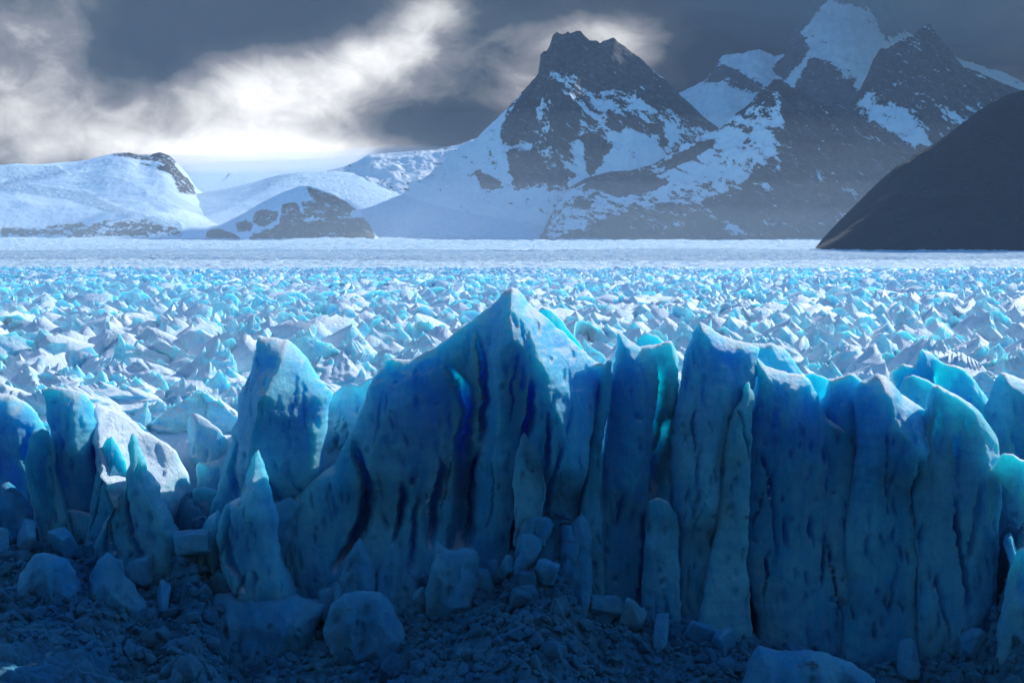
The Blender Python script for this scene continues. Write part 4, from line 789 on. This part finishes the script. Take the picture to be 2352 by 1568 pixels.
# ------------------------------------------------------------------ unseen clouds, added above the frame to shade mountains and parts of the icefield
def build_shade_clouds():
    m, t, b = new_mat('shade_cloud_grey'); b.inputs['Base Color'].default_value = (.62, .64, .67, 1); b.inputs['Roughness'].default_value = 1
    r = np.random.default_rng(12); D, T_ = ico(5)
    m2 = bpy.data.materials.new('thin_shade_cloud'); m2.use_nodes = True; t = NT(m2.node_tree); t.n.clear(); o2 = t.n.new('ShaderNodeOutputMaterial'); mx = t.n.new('ShaderNodeMixShader'); mx.inputs[0].default_value = .15
    tr = t.n.new('ShaderNodeBsdfTransparent'); df = t.n.new('ShaderNodeBsdfDiffuse'); df.inputs[0].default_value = (.7, .72, .75, 1)
    t.l.new(tr.outputs[0], mx.inputs[1]); t.l.new(df.outputs[0], mx.inputs[2]); t.l.new(mx.outputs[0], o2.inputs[0])
    def cloud(tx, ty, tz, rx, ry, alt, hgt=350, m=m):
        k = (alt - tz) / math.tan(SUN_EL); cx = tx + k * math.sin(SUN_AZ); cy = ty + k * math.cos(SUN_AZ)
        s_ = r.uniform(0, 90); n = fbm(D * 1.6 + s_, 5, .55) * .55 + fbm(D * 5 + s_, 3) * .12
        V = D * (1 + n)[:, None] * [rx, ry, hgt]; V[:, 2] = np.maximum(V[:, 2], -hgt * .35)
        link('cloud', mesh_np('cloud', V, T_, True, None, True), m, kind='structure', loc=(cx, cy, alt))  # unseen blocker, set sunward so its shadow falls on the target
    cloud(1750, 10200, 900, 1350, 1700, 3700); cloud(3600, 10000, 700, 1900, 2200, 3700); cloud(4000, 14900, 2400, 3500, 2500, 4800); cloud(-3000, 9600, 250, 900, 700, 3500, m=m2)
    cloud(-200, 3700, 60, 1900, 1350, 3400, m=m2); cloud(-300, 1230, 60, 420, 200, 3400, 150, m2); cloud(470, 880, 60, 170, 380, 3400, 150, m2)
    cloud(2350, 5150, 300, 900, 480, 3500); cloud(-1500, 8650, 200, 620, 500, 3500)
build_shade_clouds()

# ------------------------------------------------------------------ haze
def build_haze():
    x0, x1, y0, y1, z0, z1 = -9000, 9000, -700, 17500, -3, 3100
    V = np.array([(x, y, z) for x in (x0, x1) for y in (y0, y1) for z in (z0, z1)], float)
    Q = np.array([[0, 1, 3, 2], [4, 6, 7, 5], [0, 4, 5, 1], [2, 3, 7, 6], [0, 2, 6, 4], [1, 5, 7, 3]])
    m = bpy.data.materials.new('haze_air'); m.use_nodes = True; t = NT(m.node_tree); t.n.clear()
    o = t.n.new('ShaderNodeOutputMaterial'); v = t.n.new('ShaderNodeVolumePrincipled'); t.l.new(v.outputs[0], o.inputs['Volume'])
    v.inputs['Color'].default_value = (.58, .76, 1, 1); v.inputs['Density'].default_value = 1.25e-5; v.inputs['Anisotropy'].default_value = .1
    link('haze', mesh_np('haze', V, Q, False), m, kind='stuff')
build_haze()
def build_blowing_snow():
    m = bpy.data.materials.new('blowing_snow_air'); m.use_nodes = True; t = NT(m.node_tree); t.n.clear()
    o = t.n.new('ShaderNodeOutputMaterial'); v = t.n.new('ShaderNodeVolumePrincipled'); t.l.new(v.outputs[0], o.inputs['Volume'])
    v.inputs['Color'].default_value = (.97, .98, 1, 1); v.inputs['Density'].default_value = 6.5e-4; v.inputs['Anisotropy'].default_value = .45
    D, T_ = ico(4)
    for u, vv, Y, rx, ry, rz in ((640, 372, 12600, 1500, 900, 75), (500, 378, 12300, 800, 700, 70), (820, 360, 12900, 1000, 800, 60), (960, 350, 13100, 700, 700, 45)):
        x, z = P(u, vv, Y); n = 1 + fbm(D * 1.5 + u, 3) * .25
        link('blowing_snow', mesh_np('blowing_snow', D * n[:, None] * [rx, ry, rz], T_, True, None, True), m, kind='stuff', loc=(x, Y, z))
build_blowing_snow()
def build_mist():
    m = bpy.data.materials.new('valley_mist_air'); m.use_nodes = True; t = NT(m.node_tree); t.n.clear()
    o = t.n.new('ShaderNodeOutputMaterial'); v = t.n.new('ShaderNodeVolumePrincipled'); t.l.new(v.outputs[0], o.inputs['Volume'])
    v.inputs['Color'].default_value = (.82, .93, 1, 1); v.inputs['Density'].default_value = 2.2e-5; v.inputs['Anisotropy'].default_value = .2
    D, T_ = ico(4)
    for x, y, rx, ry, rz in ((900, 7700, 7800, 2000, 230), (600, 7700, 7000, 1800, 380), (1500, 7900, 7400, 1900, 560), (900, 7800, 6600, 1600, 760), (-1500, 8300, 4200, 1200, 330), (-900, 8400, 3600, 1100, 480)):
        V = D * (1 + fbm(D * 1.4 + rz, 3) * .2)[:, None] * [rx, ry, rz]; V[:, 2] = np.maximum(V[:, 2], -40)
        link('valley_mist', mesh_np('valley_mist', V, T_, True, None, True), m, kind='stuff', loc=(x, y, 60))
build_mist()
def build_summit_cloud():
    m = bpy.data.materials.new('summit_cloud_air'); m.use_nodes = True; t = NT(m.node_tree); t.n.clear()
    o = t.n.new('ShaderNodeOutputMaterial'); v = t.n.new('ShaderNodeVolumePrincipled'); t.l.new(v.outputs[0], o.inputs['Volume'])
    v.inputs['Color'].default_value = (.45, .52, .58, 1); v.inputs['Density'].default_value = 1.7e-4
    D, T_ = ico(4)
    for x, z, rx, ry, rz in ((3700, 2450, 2300, 700, 480), (3500, 2500, 1700, 800, 360), (4300, 2300, 1500, 600, 520)):
        V = D * (1 + fbm(D * 1.6 + rz, 4) * .35)[:, None] * [rx, ry, rz]; V[:, 2] = np.minimum(V[:, 2], 3080 - z)
        link('summit_cloud', mesh_np('summit_cloud', V, T_, True, None, True), m, kind='stuff', loc=(x, 13550, z))
build_summit_cloud()
